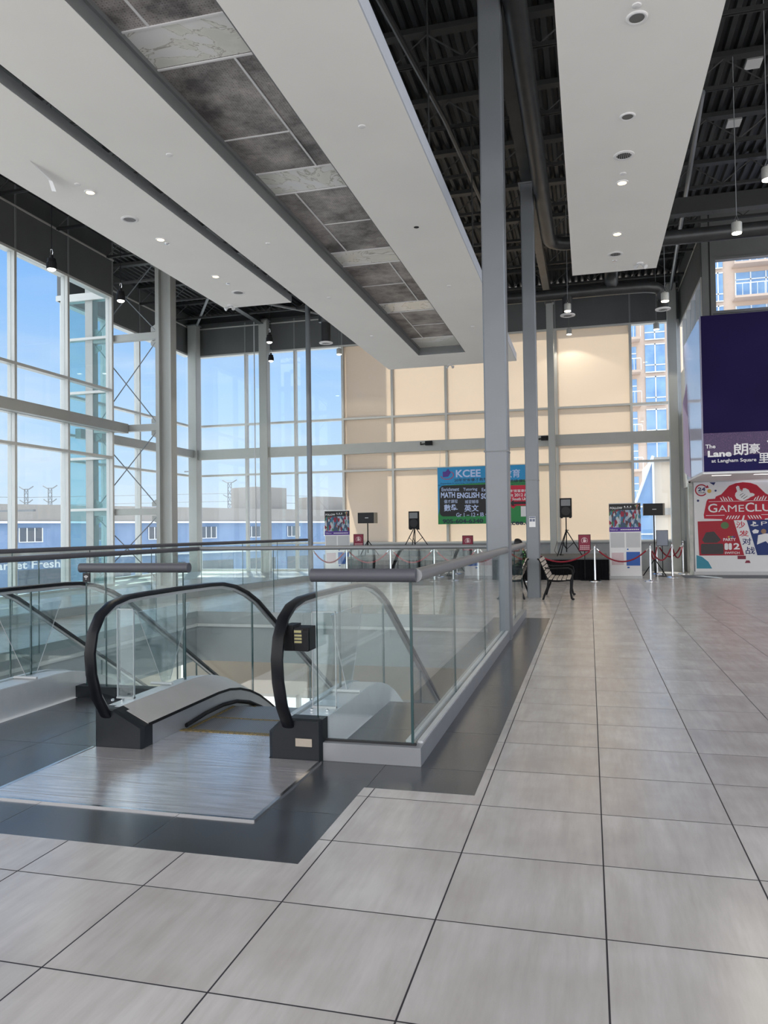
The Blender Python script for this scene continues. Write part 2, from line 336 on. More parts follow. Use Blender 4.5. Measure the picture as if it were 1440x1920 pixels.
# lower storey seen down the well
LOWW = mat('lower_wall_cream', (.66, .60, .52), .7, var=.04, scale=1); LOWF = mat('lower_floor', (.50, .48, .46), .35, var=.1, scale=2)
b = MB(); b.box(-15, 9, 5, YB, -5.6, -5.5); st(b.build('floor', [LOWF]))
b = MB()
b.box(-14, 3, 25.0, 25.3, -4.15, -.9)
for i in range(9):
    x = -14+i*2.1; b.mt(1).box(x, x+.12, 25.0, 25.2, -5.5, -4.15)
b.box(-14, 3, 25.0, 25.2, -4.25, -4.15)
st(b.build('wall_lower_back', [LOWW, FRAME]))
b = MB(); b.box(-14, 3, 25.1, 25.11, -5.5, -4.25); st(b.build('window_40', [GWIN]))
b = MB(); b.box(-15.1, -15, 0, YB, -5.5, -.9); b.box(8.9, 9, 0, YB, -5.5, -.3); st(b.build('wall_lower_sides', [LOWW]))

# ------------------------------------------------------------------ windows
WN = [0]
def bay(axis, const, a0, a1, film=None, zs=(0.0, 1.0, 3.56, 4.3, 5.43, HEAD), sill=None, d0=-.02, d1=-.22, tint=None, endm=False):
    """one window bay between two mullions; axis 'x': along x at y=const; axis 'y': along y at x=const. d0 (inside) / d1 (outside) offsets"""
    WN[0] += 1
    mw = .04
    fr = MB()
    sgn = 1 if axis == 'x' else -1
    def bx(m_, a, b_, c0, c1, z0, z1):
        if axis == 'x': m_.box(a, b_, const+c0, const+c1, z0, z1)
        else: m_.box(const-c0, const-c1, a, b_, z0, z1)
    inn, outd = -.03, .17
    z_lo = zs[0]
    bx(fr, a0-mw, a0+mw, inn, outd, z_lo, HEAD)
    if endm: bx(fr, a1-mw, a1+mw, inn, outd, z_lo, HEAD)
    for z in zs[1:-1]:
        bx(fr, a0+mw, a1-mw, inn, outd, z-.035, z+.035)
    bx(fr, a0+mw, a1-mw, inn, outd+.04, HEAD-.06, HEAD)
    bx(fr, a0+mw, a1-mw, inn, outd, z_lo, z_lo+.06)
    o = st(fr.build('window_%d' % WN[0], [FRAME]))
    for i in range(len(zs)-1):
        lo = zs[i]+.035; hi = zs[i+1]-.035
        if i == 0: lo = zs[0]+.06
        if i == len(zs)-2: hi = HEAD-.06
        g = MB(); off = .06
        bx(g, a0+mw, a1-mw, off, off+.012, lo, hi)
        g.build('window_pane', [film or tint or GWIN], o)
    return o
ya = [5.65, 7.55, 9.45, 11.35, 13.25, 15.15, 17.05, 18.95]
for i in range(len(ya)-1): bay('y', XA, ya[i], ya[i+1], endm=(i == len(ya)-2))
bay('x', YR, XB, XA-.1, zs=(0.0, 1.0, 2.12, 3.56, 5.43, 6.95, HEAD), tint=GAQUA)
yb = [19.1, 21.0, 22.85, 24.7, 26.3]
for i in range(len(yb)-1): bay('y', XB, yb[i], yb[i+1])
xb = [-14.2, -12.24, -10.29, -8.47]
for i in range(3): bay('x', YB, xb[i], xb[i+1])
xb = [-8.47, -6.64, -4.72, -2.88, -.98, 1.41]
for i in range(5): bay('x', YB, xb[i], xb[i+1], film=FILM, zs=(.95, 3.56, 4.3, 5.43, HEAD))
bay('x', YB, 1.41, 2.72, zs=(.95, 3.56, 4.3, 5.43, HEAD), endm=True)
RZ = (6.3, 7.9)
# right-hand wall window strip above the sign box
HEAD_ = HEAD
for i, y in enumerate((21.55, 22.5, 23.5, 24.5, 25.5)):
    WN[0] += 1
    fr = MB(); fr.box(XR-.03, XR+.15, y-.04, y+.04, 5.0, 7.9); fr.box(XR-.03, XR+.15, y+.04, y+.92, 7.82, 7.9); fr.box(XR-.03, XR+.15, y+.04, y+.92, 5.0, 5.08)
    o = st(fr.build('window_%d' % WN[0], [FRAME])); g = MB(); g.box(XR+.06, XR+.07, y+.04, y+.96, 5.08, 7.82); g.build('window_pane', [GWIN], o)
WN[0] += 1
fr = MB(); fr.box(3.2, 3.28, 21.45, 21.65, 6.9, 8.35); fr.box(3.28, 5.4, 21.45, 21.65, 8.29, 8.35); fr.box(3.28, 5.4, 21.45, 21.65, 6.9, 6.97); fr.box(5.4, 5.48, 21.45, 21.65, 6.9, 8.35)
o = st(fr.build('window_%d' % WN[0], [BAND])); g = MB(); g.box(3.28, 5.4, 21.55, 21.56, 6.97, 8.29); g.build('window_pane', [GWIN], o)
# ------------------------------------------------------------------ wall bands over the glazing
def band(name, axis, const, a0, a1, seams, lo=HEAD, d=.17, line=9.1):
    m_ = MB()
    def bx(a, b_, c0, c1, z0, z1):
        if axis == 'x': m_.box(a, b_, const+c0, const+c1, z0, z1)
        else: m_.box(const-c0, const-c1, a, b_, z0, z1)
    bx(a0, a1, -.02, d, lo, CEIL)
    m_.mt(1)
    for s_ in seams: bx(s_-.025, s_+.025, -.035, -.018, lo, CEIL)
    m_.mt(2)
    if line: bx(a0, a1, -.045, -.018, line-.02, line+.02)
    st(m_.build(name, [BAND, SEAM, FRAME]))
band('wall_left', 'y', XA, 5.6, 19.0, ya)
m_ = MB(); m_.box(XB-.2, XA-.16, YR-.02, YR+.17, HEAD, HEAD+.15); st(m_.build('wall_return', [FRAME]))
band('wall_left_far', 'y', XB, 18.95, 26.67, yb)
band('wall_back', 'x', YB, XB-.2, 2.98, [-14.2, -12.24, -10.29, -8.47, -6.64, -4.72, -2.88, -.98, 1.41, 2.72])
m_ = MB(); m_.box(-8.43, 2.95, YB-.02, YB+.2, 0, .95); m_.box(-8.43, 2.95, YB-.12, YB+.2, .92, .96)
st(m_.build('wall_back_sill', [mat('sill_grey', (.36, .38, .40), .5)]))
m_ = MB(); m_.box(2.76, 2.95, YB-.03, YB+.2, .95, 8.1); st(m_.build('wall_back_corner', [FRAME]))
WARMG = mat('warm_grey_wall', (.55, .54, .51), .55, var=.04, scale=1.5)
m_ = MB(); m_.box(XR, XR+.2, 24.52, YB+.2, 0, 5.0); m_.box(XR, XR+.2, 21.5, 24.5, 2.9, 5.0); m_.mt(1).box(XR-.03, XR+.2, 21.5, YB+.2, 7.9, CEIL)
m_.mt(2).box(XR-.045, XR-.03, 21.5, YB, 8.98, 9.02)
st(m_.build('wall_right', [WARMG, BAND, FRAME]))
m_ = MB(); m_.box(XR+.2, 9, 21.5, 21.7, 2.9, 6.9); m_.box(XR, 3.2, 21.44, 21.7, 6.7, CEIL); m_.box(3.2, 5.48, 21.5, 21.7, 8.35, CEIL); m_.box(5.48, 9, 21.5, 21.7, 6.9, CEIL)
m_.mt(1).box(3.12, 3.15, 21.43, 21.45, 6.7, CEIL)
st(m_.build('wall_right_front', [BAND, BLACKGAP]))
m_ = MB(); m_.box(8.9, 9, 4, 21.5, 0, 3.2); st(m_.build('wall_far_right', [WARMG]))

# ------------------------------------------------------------------ roof deck, trusses, girders, ducts
d = MB(); X0, X1, YY0, YY1 = -14.8, 9.0, -5.0, 26.8
p = .2; n = int((X1-X0)/p); vs_ = []; fs = []
for i in range(n):
    x = X0+i*p; YY1 = 26.8 if x < 3.0 else 21.7; YY0 = 18.9 if x < -12.9 else -5.0
    for dx, z in ((0, 0), (.07, 0), (.10, .07), (.17, .07)): vs_ += [(x+dx, YY0, CEIL+z), (x+dx, YY1, CEIL+z)]
for k in range(len(vs_)//2-1): fs.append((2*k, 2*k+1, 2*k+3, 2*k+2))
d.add(vs_, fs); YY0 = -5.0; d.box(-12.95, 3.1, YY0, 26.8, CEIL+.1, CEIL+.3); d.box(X0, -12.95, 18.9, 26.8, CEIL+.1, CEIL+.3); d.box(3.1, X1, YY0, 21.7, CEIL+.1, CEIL+.3)
st(d.build('ceiling', [DECK]))
ty = [12.26+2.07*k for k in range(-5, 7)]
ord_ = ['nearest', 'second nearest', 'third nearest', 'fourth nearest', 'fifth nearest', 'sixth nearest', 'seventh nearest', 'sixth from the back window wall', 'fifth from the back window wall', 'fourth from the back window wall', 'third from the back window wall', 'second from the back window wall']
for k, y in enumerate(ty):
    r_ = thing('roof_truss', 'black open web roof truss crossing under the metal deck, %s' % ord_[k], 'roof truss', (-3, y, 9), 'black roof trusses under the metal deck')
    xl = XB+.2 if y > YR+.2 else XA+.2
    xr = 2.9 if y > 21.5 else 8.5
    m_ = MB(); m_.box(xl, xr, y-.04, y-.015, 8.98, 9.04); m_.box(xl, xr, y+.015, y+.04, 8.98, 9.04); m_.build('bottom_chord', [BLACKST], r_)
    m_ = MB(); m_.box(xl, xr, y-.09, y+.09, 9.50, 9.59); m_.build('top_chord', [BLACKST], r_)
    m_ = MB(); x = xl
    while x < xr-.8:
        m_.tube([(x, y, 9.04), (x+.6, y, 9.5)], .014, 5); m_.tube([(x+.6, y, 9.5), (x+1.2, y, 9.04)], .014, 5); x += 1.2
    m_.build('web', [BLACKST], r_)
def ibeam(m_, axis, a0, a1, c, z0, z1, w=.15):
    def bx(a, b_, c0, c1, za, zb):
        if axis == 'y': m_.box(c0, c1, a, b_, za, zb)
        else: m_.box(a, b_, c0, c1, za, zb)
    bx(a0, a1, c-w/2, c+w/2, z0, z0+.03); bx(a0, a1, c-w/2, c+w/2, z1-.03, z1); bx(a0, a1, c-.01, c+.01, z0+.03, z1-.03)
m_ = MB(); ibeam(m_, 'y', -5, 26.3, -1.13, 8.70, 9.0, .2); tag(m_.build('roof_girder', [DUCT]), 'long dark steel girder running over the two tall grey columns', 'girder')
m_ = MB(); ibeam(m_, 'y', -5, 26.3, -11.35, 8.95, 9.25, .2); tag(m_.build('roof_girder', [DUCT]), 'long dark steel girder beside the left window wall', 'girder')
m_ = MB(); ibeam(m_, 'x', XB+.1, 2.8, 26.1, 9.15, 9.45, .2); tag(m_.build('roof_girder', [BLACKST]), 'dark steel girder along the top of the back window wall', 'girder')
m_ = MB(); m_.box(1.2, 8.6, 17.9, 18.15, 8.25, 8.6); tag(m_.build('roof_girder', [BLACKST]), 'black steel girder crossing above the round duct at right', 'girder')
# diagonal roof braces top left
for i, (a, b_) in enumerate((((-12.6, 21.2, 8.95), (-11.3, 19.0, 8.95)), ((-13.9, 25.9, 9.1), (-11.4, 22.2, 9.1)), ((-11.3, 22.3, 9.0), (-8.6, 25.9, 9.0)))):
    m_ = MB(); m_.tube([a, b_], .045, 8); tag(m_.build('roof_brace', [GRIM]), ['short grey roof brace behind the left braced column', 'diagonal roof brace over the back left corner', 'diagonal roof brace running to the second back column'][i], 'roof brace')
# ducts
def duct(path, r_, label, spout=None, n=18):
    t = thing('air_duct', label, 'air duct', path[0])
    m_ = MB(); m_.tube(path, r_, n); m_.build('pipe', [DUCT], t, True)
    if spout:
        for s_ in spout:
            x, y, z0, z1, rr = s_
            m_ = MB(); m_.tube([(x, y, z1), (x, y, z0)], rr, n); sp = m_.build('spout', [BLACKST], t, True)
            m_ = MB(); m_.lathe([(rr*1.02, .02), (rr*1.45, .015), (rr*1.45, -.01), (rr*.9, -.02), (rr*.85, 0)], (x, y, z0), 20); m_.build('diffuser_ring', [PWHITE], sp, True, label='white round diffuser ring')
            m_ = MB()
            for q in range(5):
                xx = x-rr*.66+q*rr*.33; hh = math.sqrt(max(.001, (rr*.85)**2-(xx-x)**2)); m_.box(xx-.008, xx+.008, y-hh, y+hh, z0-.018, z0-.006)
            m_.build('grille', [PGREY], sp)
    return t
def bend(p0, p1, p2, n=5):
    P0, P1, P2 = Vector(p0), Vector(p1), Vector(p2)
    return [tuple(P0*(1-t)**2+P1*2*t*(1-t)+P2*t*t) for t in [i/n for i in range(n+1)]]
duct([(-.82, 0, 8.42), (-.82, 18.4, 8.42)]+bend((-.82, 18.9, 8.42), (-.82, 19.5, 8.42), (-.25, 19.5, 8.42))+[(.4, 19.5, 8.42)], .16, 'long dark round duct running beside the two tall grey columns')
duct([(.66, 6, 7.95), (.66, 18.6, 7.95)]+bend((.66, 19.9, 7.95), (.66, 20.45, 7.95), (.66, 20.45, 7.55))+[(.66, 20.45, 7.5)], .17, 'mottled round duct coming out behind the right hanging ceiling board')
duct([(-3.0, 20.45, 7.45), (.66, 20.45, 7.47)]+[(1.5, 20.6, 7.5)]+bend((1.7, 20.7, 7.5), (1.92, 20.8, 7.5), (1.92, 20.8, 7.2)), .14, 'dark cross duct with two round ceiling outlets near the back windows', [(-.43, 20.45, 6.90, 7.45, .13), (1.92, 20.8, 6.95, 7.3, .13)])
duct([(-7.35, 4, 8.0), (-7.35, 20.6, 8.0)]+bend((-7.35, 21.3, 8.0), (-7.4, 21.7, 8.0), (-7.43, 21.7, 7.6)), .22, 'dark round duct ending in a tall outlet near the thin left pipe column', [(-7.43, 21.7, 7.0, 7.9, .14)])
duct([(1.2, 17.0, 7.42), (8.6, 17.0, 7.42)], .15, 'black round duct crossing level at upper right')
m_ = MB(); m_.tube([(2.0, 14, 8.8), (2.3, 20, 8.8), (2.62, 25.8, 8.9)], .05, 8); tag(m_.build('conduit_pipe', [STEEL]), 'grey pipe running back to the right corner column', 'pipe')
m_ = MB(); m_.tube([(-3.2, 5, 8.9), (-2.4, 13.8, 8.9), (-2.2, 18, 8.9)], .05, 8); tag(m_.build('sprinkler_pipe', [DUCT]), 'thin dark sprinkler pipe above the gap beside the first grey column', 'pipe')
for x, y in ((2.82, 14.55), (2.85, 16.65)):
    m_ = MB(); m_.box(x, x+.26, y, y+.32, 9.54, 9.61); tag(m_.build('deck_plate', [PGREY]), 'pale square plate under the black deck, %s' % ('nearer of the two' if y < 16 else 'farther of the two'), 'plate')
# ------------------------------------------------------------------ hanging ceiling boards
SZ = 6.0
t1 = thing('hanging_ceiling_board', 'white hanging ceiling board at left with a row of warm downlights', 'ceiling board', (-6.37, 6, SZ))
m_ = MB(); m_.box(-7.09, -5.65, -3, 14.40, SZ, SZ+.13); m_.build('board', [WHITE], t1)
m_ = MB(); m_.box(-5.655, -5.64, -3, 14.40, SZ+.004, SZ+.14); m_.build('edge_trim', [GRIM], t1, label='dark grey edge strip')
m_ = MB(); m_.box(-7.0, -5.75, -3, 14.2, SZ+.13, SZ+.16)
for y in range(-2, 15, 3): m_.tube([(-6.9, y, SZ+.15), (-6.9, y, 9.0)], .012, 5); m_.tube([(-5.8, y, SZ+.15), (-5.8, y, 9.0)], .012, 5)
m_.build('hanger', [BLACKST], t1)
m_ = MB(); m_.add([(-6.49, 7.94, 6.0), (-6.62, 8.45, 5.995), (-6.70, 8.62, 5.93), (-6.58, 8.55, 5.88), (-6.52, 8.40, 5.94)], [(0, 1, 4), (1, 2, 3, 4), (0, 4, 1), (4, 3, 2, 1)]); m_.build('torn_paper', [PWHITE], t1, label='peeling flap of board paper')
t2 = thing('hanging_ceiling_board', 'wide white hanging ceiling board with a long recess of grey and marbled panels', 'ceiling board', (-3.6, 8, SZ))
m_ = MB(); RX0, RX1, RY1 = -4.24, -3.0, 19.85
m_.box(-5.42, RX0, -3, 21.32, SZ, SZ+.2); m_.box(RX1, -1.84, -3, 21.32, SZ, SZ+.2); m_.box(RX0, RX1, RY1, 21.32, SZ, SZ+.2); m_.build('board', [WHITE], t2)
m_ = MB(); m_.box(-1.845, -1.825, -3, 21.32, SZ+.003, SZ+.21); m_.build('edge_trim', [FASC], t2, label='pale blue grey edge strip')
m_ = MB(); m_.box(RX0, RX0+.015, -3, RY1, SZ+.004, SZ+.2); m_.box(RX0+.015, RX0+.05, -3, RY1, SZ+.15, SZ+.2); m_.box(RX1-.02, RX1, -3, RY1, SZ+.01, SZ+.2); m_.box(RX0, RX1, RY1-.02, RY1, SZ+.004, SZ+.2); m_.build('recess_trim', [GRIM], t2)
for y in range(-2, 21, 3):
    pass
m_ = MB()
for y in range(-2, 21, 4): m_.tube([(-5.3, y, SZ+.2), (-5.3, y, 9.0)], .012, 5); m_.tube([(-1.95, y, SZ+.2), (-1.95, y, 9.0)], .012, 5)
m_.build('hanger', [BLACKST], t2)
secs = [('d', 3.7, 6.40, 'L'), ('m', 6.40, 7.03, 0), ('d', 7.03, 9.47, 'R'), ('m', 9.47, 10.13, 0), ('d', 10.13, 12.55, 'L'), ('m', 12.55, 13.25, 0), ('d', 13.25, 15.70, 'R'), ('m', 15.70, 16.40, 0), ('d', 16.40, 18.80, 'L'), ('m', 18.80, 19.84, 0)]
PZ = SZ+.2
bars = MB()
for kind, y0, y1, side in secs:
    if kind == 'm':
        m_ = MB(); m_.box(RX0, RX1, y0+.02, y1-.02, PZ, PZ+.02); m_.build('marbled_panel', [MARBLE], t2, label='glossy white marbled panel')
        m_ = MB()
        if y0 > 18: m_.box(RX0+.05, RX1, y0+.35, y1, PZ-.02, PZ)
    else:
        xm = RX0+.34 if side == 'L' else RX1-.34
        ym = y0+(y1-y0)*(.5 if y0 > 10 or y0 < 5 else .62)
        A = (RX0, xm) if side == 'L' else (xm, RX1); B_ = (xm, RX1) if side == 'L' else (RX0, xm)
        m_ = MB(); m_.box(A[0], A[1], y0, y1, PZ, PZ+.02); m_.build('perforated_panel', [PERF], t2, label='narrow dark perforated panel')
        m_ = MB(); m_.box(B_[0], B_[1], y0, ym, PZ, PZ+.02); m_.build('perforated_panel', [PERF], t2)
        m_ = MB(); m_.box(B_[0], B_[1], ym, y1, PZ, PZ+.02); m_.build('perforated_panel', [PERF], t2)
        bars.box(xm-.012, xm+.012, y0, y1, PZ-.01, PZ); bars.box(B_[0], B_[1], ym-.01, ym+.01, PZ-.01, PZ)
    bars.box(RX0, RX1, y0-.012, y0+.012, PZ-.014, PZ)
bars.build('grid_bars', [PWHITE], t2, label='white grid bars between the recess panels')
t3 = thing('hanging_ceiling_board', 'white hanging ceiling board at right with round vents and downlights', 'ceiling board', (.5, 6, SZ))
m_ = MB(); m_.box(-.205, 1.235, -3, 14.39, SZ, SZ+.10); m_.build('board', [WHITE], t3)
m_ = MB()
for y in range(-2, 15, 3): m_.tube([(-.1, y, SZ+.1), (-.1, y, 9.0)], .012, 5); m_.tube([(1.1, y, SZ+.1), (1.1, y, 9.0)], .012, 5)
m_.build('hanger', [BLACKST], t3)
def downlight(x, y, lit, r_, label, group=None):
    t = thing('downlight', label, 'downlight', (x, y, SZ), group)
    m_ = MB(); m_.lathe([(r_*.70, -.001), (r_*.72, -.012), (r_*.9, -.015), (r_, -.008), (r_, .0)], (x, y, SZ), 24); m_.build('ring', [PWHITE], t, True)
    m_ = MB(); m_.lathe([(r_*.70, -.002), (r_*.70, -.010)], (x, y, SZ), 24); m_.build('lens', [WARM if lit else flat('lens_grey', (.16, .16, .16))], t)
    if lit:
        ld = bpy.data.lights.new('downlight_lamp', 'SPOT'); ld.energy = 45; ld.color = (1, .86, .62); ld.spot_size = R(100); ld.shadow_soft_size = .06
        lo = bpy.data.objects.new('lamp', ld); COL.objects.link(lo); lo.parent = t; lo.location = (0, 0, -.03)
for i, y in enumerate((8.92, 10.68, 12.52)): downlight(-6.34, y, True, .075, 'lit warm downlight in the left ceiling board, %s' % ('nearest of three', 'middle of three', 'farthest of three')[i], 'lit downlights in the left ceiling board')
for i, y in enumerate((10.66, 12.52)): downlight(.51, y, True, .08, 'lit warm downlight in the right ceiling board, %s' % ('just behind the near round vent', 'just before the far round vent')[i])
for i, y in enumerate((7.21, 8.94)): downlight(.5, y, False, .095-.01*i, 'unlit round downlight in the right ceiling board, %s' % ('nearest of all', 'before the near round vent')[i])
def vent(x, y, label):
    t = thing('round_vent', label, 'vent', (x, y, SZ)); r_ = .125
    m_ = MB(); m_.lathe([(r_*.70, -.001), (r_*.72, -.014), (r_*.85, -.016), (r_, -.006), (r_, .0)], (x, y, SZ), 28); m_.build('ring', [PWHITE], t, True)
    m_ = MB(); m_.lathe([(r_*.7, -.002), (r_*.7, -.004)], (x, y, SZ), 24); m_.build('throat', [BLKP], t)
    m_ = MB()
    for q in range(7):
        dx = (q-3)*r_*.19; hh = math.sqrt((r_*.70)**2-dx*dx); m_.box(x+dx-.003, x+dx+.003, y-hh, y+hh, SZ-.012, SZ-.003)
    m_.build('blades', [PGREY], t)
vent(-6.35, 9.86, 'round vent in the left ceiling board between two downlights'); vent(-6.36, 13.49, 'round vent at the far end of the left ceiling board')
vent(.5, 9.88, 'black slotted round vent in the right ceiling board, the nearer one'); vent(.51, 13.45, 'black slotted round vent near the far end of the right ceiling board')
dots = [(-6.35, 8.67, 'between the torn paper and the first downlight'), (-6.34, 10.87, 'right behind the middle downlight of the left board'), (-6.32, 12.96, 'before the far vent of the left board'),
 (-4.8, 8.3, 'left of the recess, nearest on that side'), (-4.82, 11.32, 'left of the recess, second from near'), (-4.83, 14.32, 'left of the recess, third from near'), (-4.85, 17.48, 'left of the recess, fourth from near'), (-4.87, 20.4, 'left of the recess at its far end'),
 (-2.39, 8.32, 'right of the recess, nearest on that side'), (-2.45, 14.3, 'right of the recess, middle of that side'), (-2.45, 17.35, 'right of the recess, farthest on that side'),
 (.49, 7.04, 'before the nearest unlit downlight of the right board'), (.51, 10.39, 'between vent and lit downlight of the right board'), (.51, 13.79, 'behind the far vent of the right board')]
for x, y, l in dots:
    m_ = MB(); m_.lathe([(.022, -.014), (.038, -.009), (.042, 0)], (x, y, SZ), 16); tag(m_.build('sprinkler_cover', [CHROME if 'left board' in l or 'vent of' in l else PWHITE], None, True), 'small round sprinkler cover %s' % l, 'sprinkler cover')
m_ = MB(); m_.lathe([(.04, -.003), (.04, 0)], (-2.43, 11.36, SZ), 16); tag(m_.build('ceiling_hole', [BLACKGAP]), 'black round open hole in the wide ceiling board', 'hole')
for x, y, z, l in ((-6.88, 14.21, SZ, 'at the far end of the left ceiling board'), (-3.64, 21.2, SZ, 'at the far end of the wide ceiling board'), (.94, 14.04, SZ, 'at the far end of the right ceiling board')):
    t = thing('emergency_light', 'small white twin head emergency light hanging %s' % l, 'emergency light', (x, y, z))
    m_ = MB(); m_.lathe([(.05, -.02), (.06, 0)], (x, y, z), 14); m_.build('base', [PWHITE], t, True)
    for s_ in (-1, 1):
        m_ = MB(); m_.tube([(x, y, z-.015), (x+s_*.06, y, z-.05)], .012, 8); m_.tube([(x+s_*.05, y-.01, z-.05), (x+s_*.09, y-.05, z-.09)], [.02, .04], 12); m_.build('lamp_head', [PGREY], t, True)
# ------------------------------------------------------------------ pendants
def pendant(x, y, z, black, label, top=9.6):
    t = thing('pendant_light', label, 'pendant lamp', (x, y, z))
    h = .18 if black else .17; r_ = .085
    m_ = MB(); m_.tube([(x, y, z+h+.14), (x, y, top)], .008 if black else .007, 6); m_.build('cord', [BLKP if black else GRIM], t)
    if black:
        m_ = MB(); m_.lathe([(r_*.96, 0), (r_, .01), (r_, h*.7), (r_*.9, h*.74), (r_*.86, h*1.05), (r_*.5, h*1.1), (.03, h*1.12), (.03, h+.07), (.012, h+.08)], (x, y, z), 20)
        for q in range(16):
            a = q*math.pi/8; cx, cy = x+math.cos(a)*r_*.98, y+math.sin(a)*r_*.98; m_.tube([(cx, cy, z+.01), (cx, cy, z+h*.6)], .008, 4)
        m_.build('housing', [BLKP], t, True)
        m_ = MB(); m_.tube([(x+.025*math.cos(a/8*6.283), y, z+h+.13+.06*math.sin(a/8*6.283)) for a in range(8)], .005, 5, closed=True); m_.build('hook', [CHROME], t)
        m_ = MB(); m_.lathe([(r_*.3, -.035), (r_*.6, -.026), (r_*.84, -.008), (r_*.86, .005)], (x, y, z), 20); m_.build('lens', [COOLP], t, True)
    else:
        m_ = MB(); m_.lathe([(r_*.95, 0), (r_, .01), (r_, h), (r_*.9, h+.01), (.015, h+.02), (.012, h+.05)], (x, y, z), 24); m_.build('housing', [mat('pendant_grey', (.42, .42, .40), .45, .3, var=.15, scale=60)], t, True)
        m_ = MB(); m_.tube([(x-.05, y, z+h), (x, y, z+h+.14), (x+.05, y, z+h)], .005, 5); m_.build('wire_yoke', [GRIM], t)
        m_ = MB(); m_.lathe([(r_*.9, -.012), (r_*.92, .003)], (x, y, z), 20); m_.build('lens', [WARMP], t, True)
    ld = bpy.data.lights.new('pendant_lamp', 'SPOT'); ld.energy = 60; ld.color = (1, .93, .78); ld.spot_size = R(130); ld.shadow_soft_size = .07
    lo = bpy.data.objects.new('lamp', ld); COL.objects.link(lo); lo.parent = t; lo.location = (0, 0, -.07)
for x, y, z, bl, l in [(-9.34, 12.0, 6.26, 1, 'black ribbed pendant lamp hanging before the left window wall, nearest black one'), (-9.24, 14.0, 6.24, 1, 'black ribbed pendant lamp hanging before the braced bay'),
  (-8.26, 19.42, 6.56, 1, 'black pendant lamp hanging before the back left column, upper of the two'), (-9.80, 23.15, 6.93, 1, 'black pendant lamp hanging before the back left column, lower of the two'),
  (-7.9, 24.4, 7.28, 0, 'small grey pendant lamp beside the wide ceiling board'), (-.41, 19.6, 6.78, 0, 'grey pendant lamp in front of the cross duct outlet at centre'), (-.51, 25.9, 7.73, 0, 'grey pendant lamp close to the beige window film'),
  (1.70, 17.9, 6.36, 0, 'grey pendant lamp beside the right corner column, the higher one'), (2.04, 24.2, 7.27, 0, 'grey pendant lamp in front of the clear window pane at right'),
  (2.54, 14.3, 6.44, 0, 'grey pendant lamp right of the right ceiling board'), (2.62, 12.3, 6.48, 0, 'large grey pendant lamp at the right edge of the view')]:
    pendant(x, y, z, bl, l)
# ------------------------------------------------------------------ columns
def column(x0, x1, y0, y1, top, label, seam=None, m=STEEL, cap=True, z0=0):
    t = thing('steel_column', label, 'column', ((x0+x1)/2, (y0+y1)/2, z0))
    m_ = MB(); m_.rbox(x0, x1, y0, y1, z0, top, .018); m_.build('shaft', [m], t)
    if seam:
        m_ = MB(); m_.box(x0-.004, x1+.004, y0-.004, y1+.004, seam-.008, seam+.008); m_.build('seam', [GRIM], t)
        m_ = MB(); m_.box(x0-.012, x0+.008, y0-.012, y0, seam-.01, seam+.015); m_.box(x1-.008, x1+.012, y0-.012, y0, seam-.01, seam+.015); m_.build('clip', [GRIM], t)
    if cap:
        m_ = MB(); m_.box(x0-.04, x1+.04, y0-.04, y1+.04, top-.03, top); m_.build('cap_plate', [GRIM], t)
    return t
column(-1.30, -1.0, 10.13, 10.42, 8.7, 'tall grey square column rising through the glass railing', 2.45)
column(-1.27, -1.0, 16.40, 16.68, 8.7, 'tall grey square column between the two benches', 2.44)
column(-1.22, -1.0, 25.55, 25.75, 8.75, 'slim grey column standing behind the stage against the beige windows', None, STEELL)
column(2.52, 2.80, 25.95, 26.25, 9.15, 'grey square column at the right end of the back windows', None, STEELL)
column(-14.30, -13.95, 25.9, 26.25, 9.15, 'grey square column in the back left glazed corner', None, STEELL)
column(-11.45, -11.13, 25.9, 26.2, 9.12, 'grey square column against the back windows left of the pipe column', None, STEELL)
t = thing('steel_column', 'flanged grey column carrying the cross braces of the left bay', 'column', (-11.15, 19.05, 0))
m_ = MB(); m_.box(-11.36, -11.30, 18.9, 19.2, 0, 9.0); m_.box(-11.0, -10.94, 18.9, 19.2, 0, 9.0); m_.box(-11.3, -11.0, 19.02, 19.08, 0, 9.0); m_.build('shaft', [STEELL], t)
m_ = MB(); m_.box(-11.44, -11.385, 18.95, 19.15, 0, 9.0); m_.build('cover_strip', [STEELL], t)
m_ = MB(); m_.tube([(-7.9, 21.45, 0), (-7.9, 21.45, 8.1)], .075, 16); m_.tube([(-7.9, 21.45, 0), (-7.9, 21.45, .02)], .14, 16); tag(m_.build('pipe_column', [STEEL], None, True), 'thin round grey pipe column standing free near the railing', 'column')
m_ = MB(); m_.tube([(-11.55, 25.75, 0), (-11.55, 25.75, 9.0)], .02, 8); tag(m_.build('drain_pipe', [PGREY], None, True), 'thin white pipe running up beside the back left column', 'pipe')
t = thing('cross_brace_frame', 'steel cross brace frame of beams and rods between the left columns', 'brace frame', (-12.5, 19.1, 0))
m_ = MB(); m_.rbox(-13.7, -13.45, 19.0, 19.25, 0, 8.9, .01); m_.build('post', [STEELL], t)
for z in (6.92, 4.38, 2.05):
    m_ = MB(); m_.box(-13.45, -11.44, 19.02, 19.2, z-.10, z+.08); m_.build('beam', [STEELL], t)
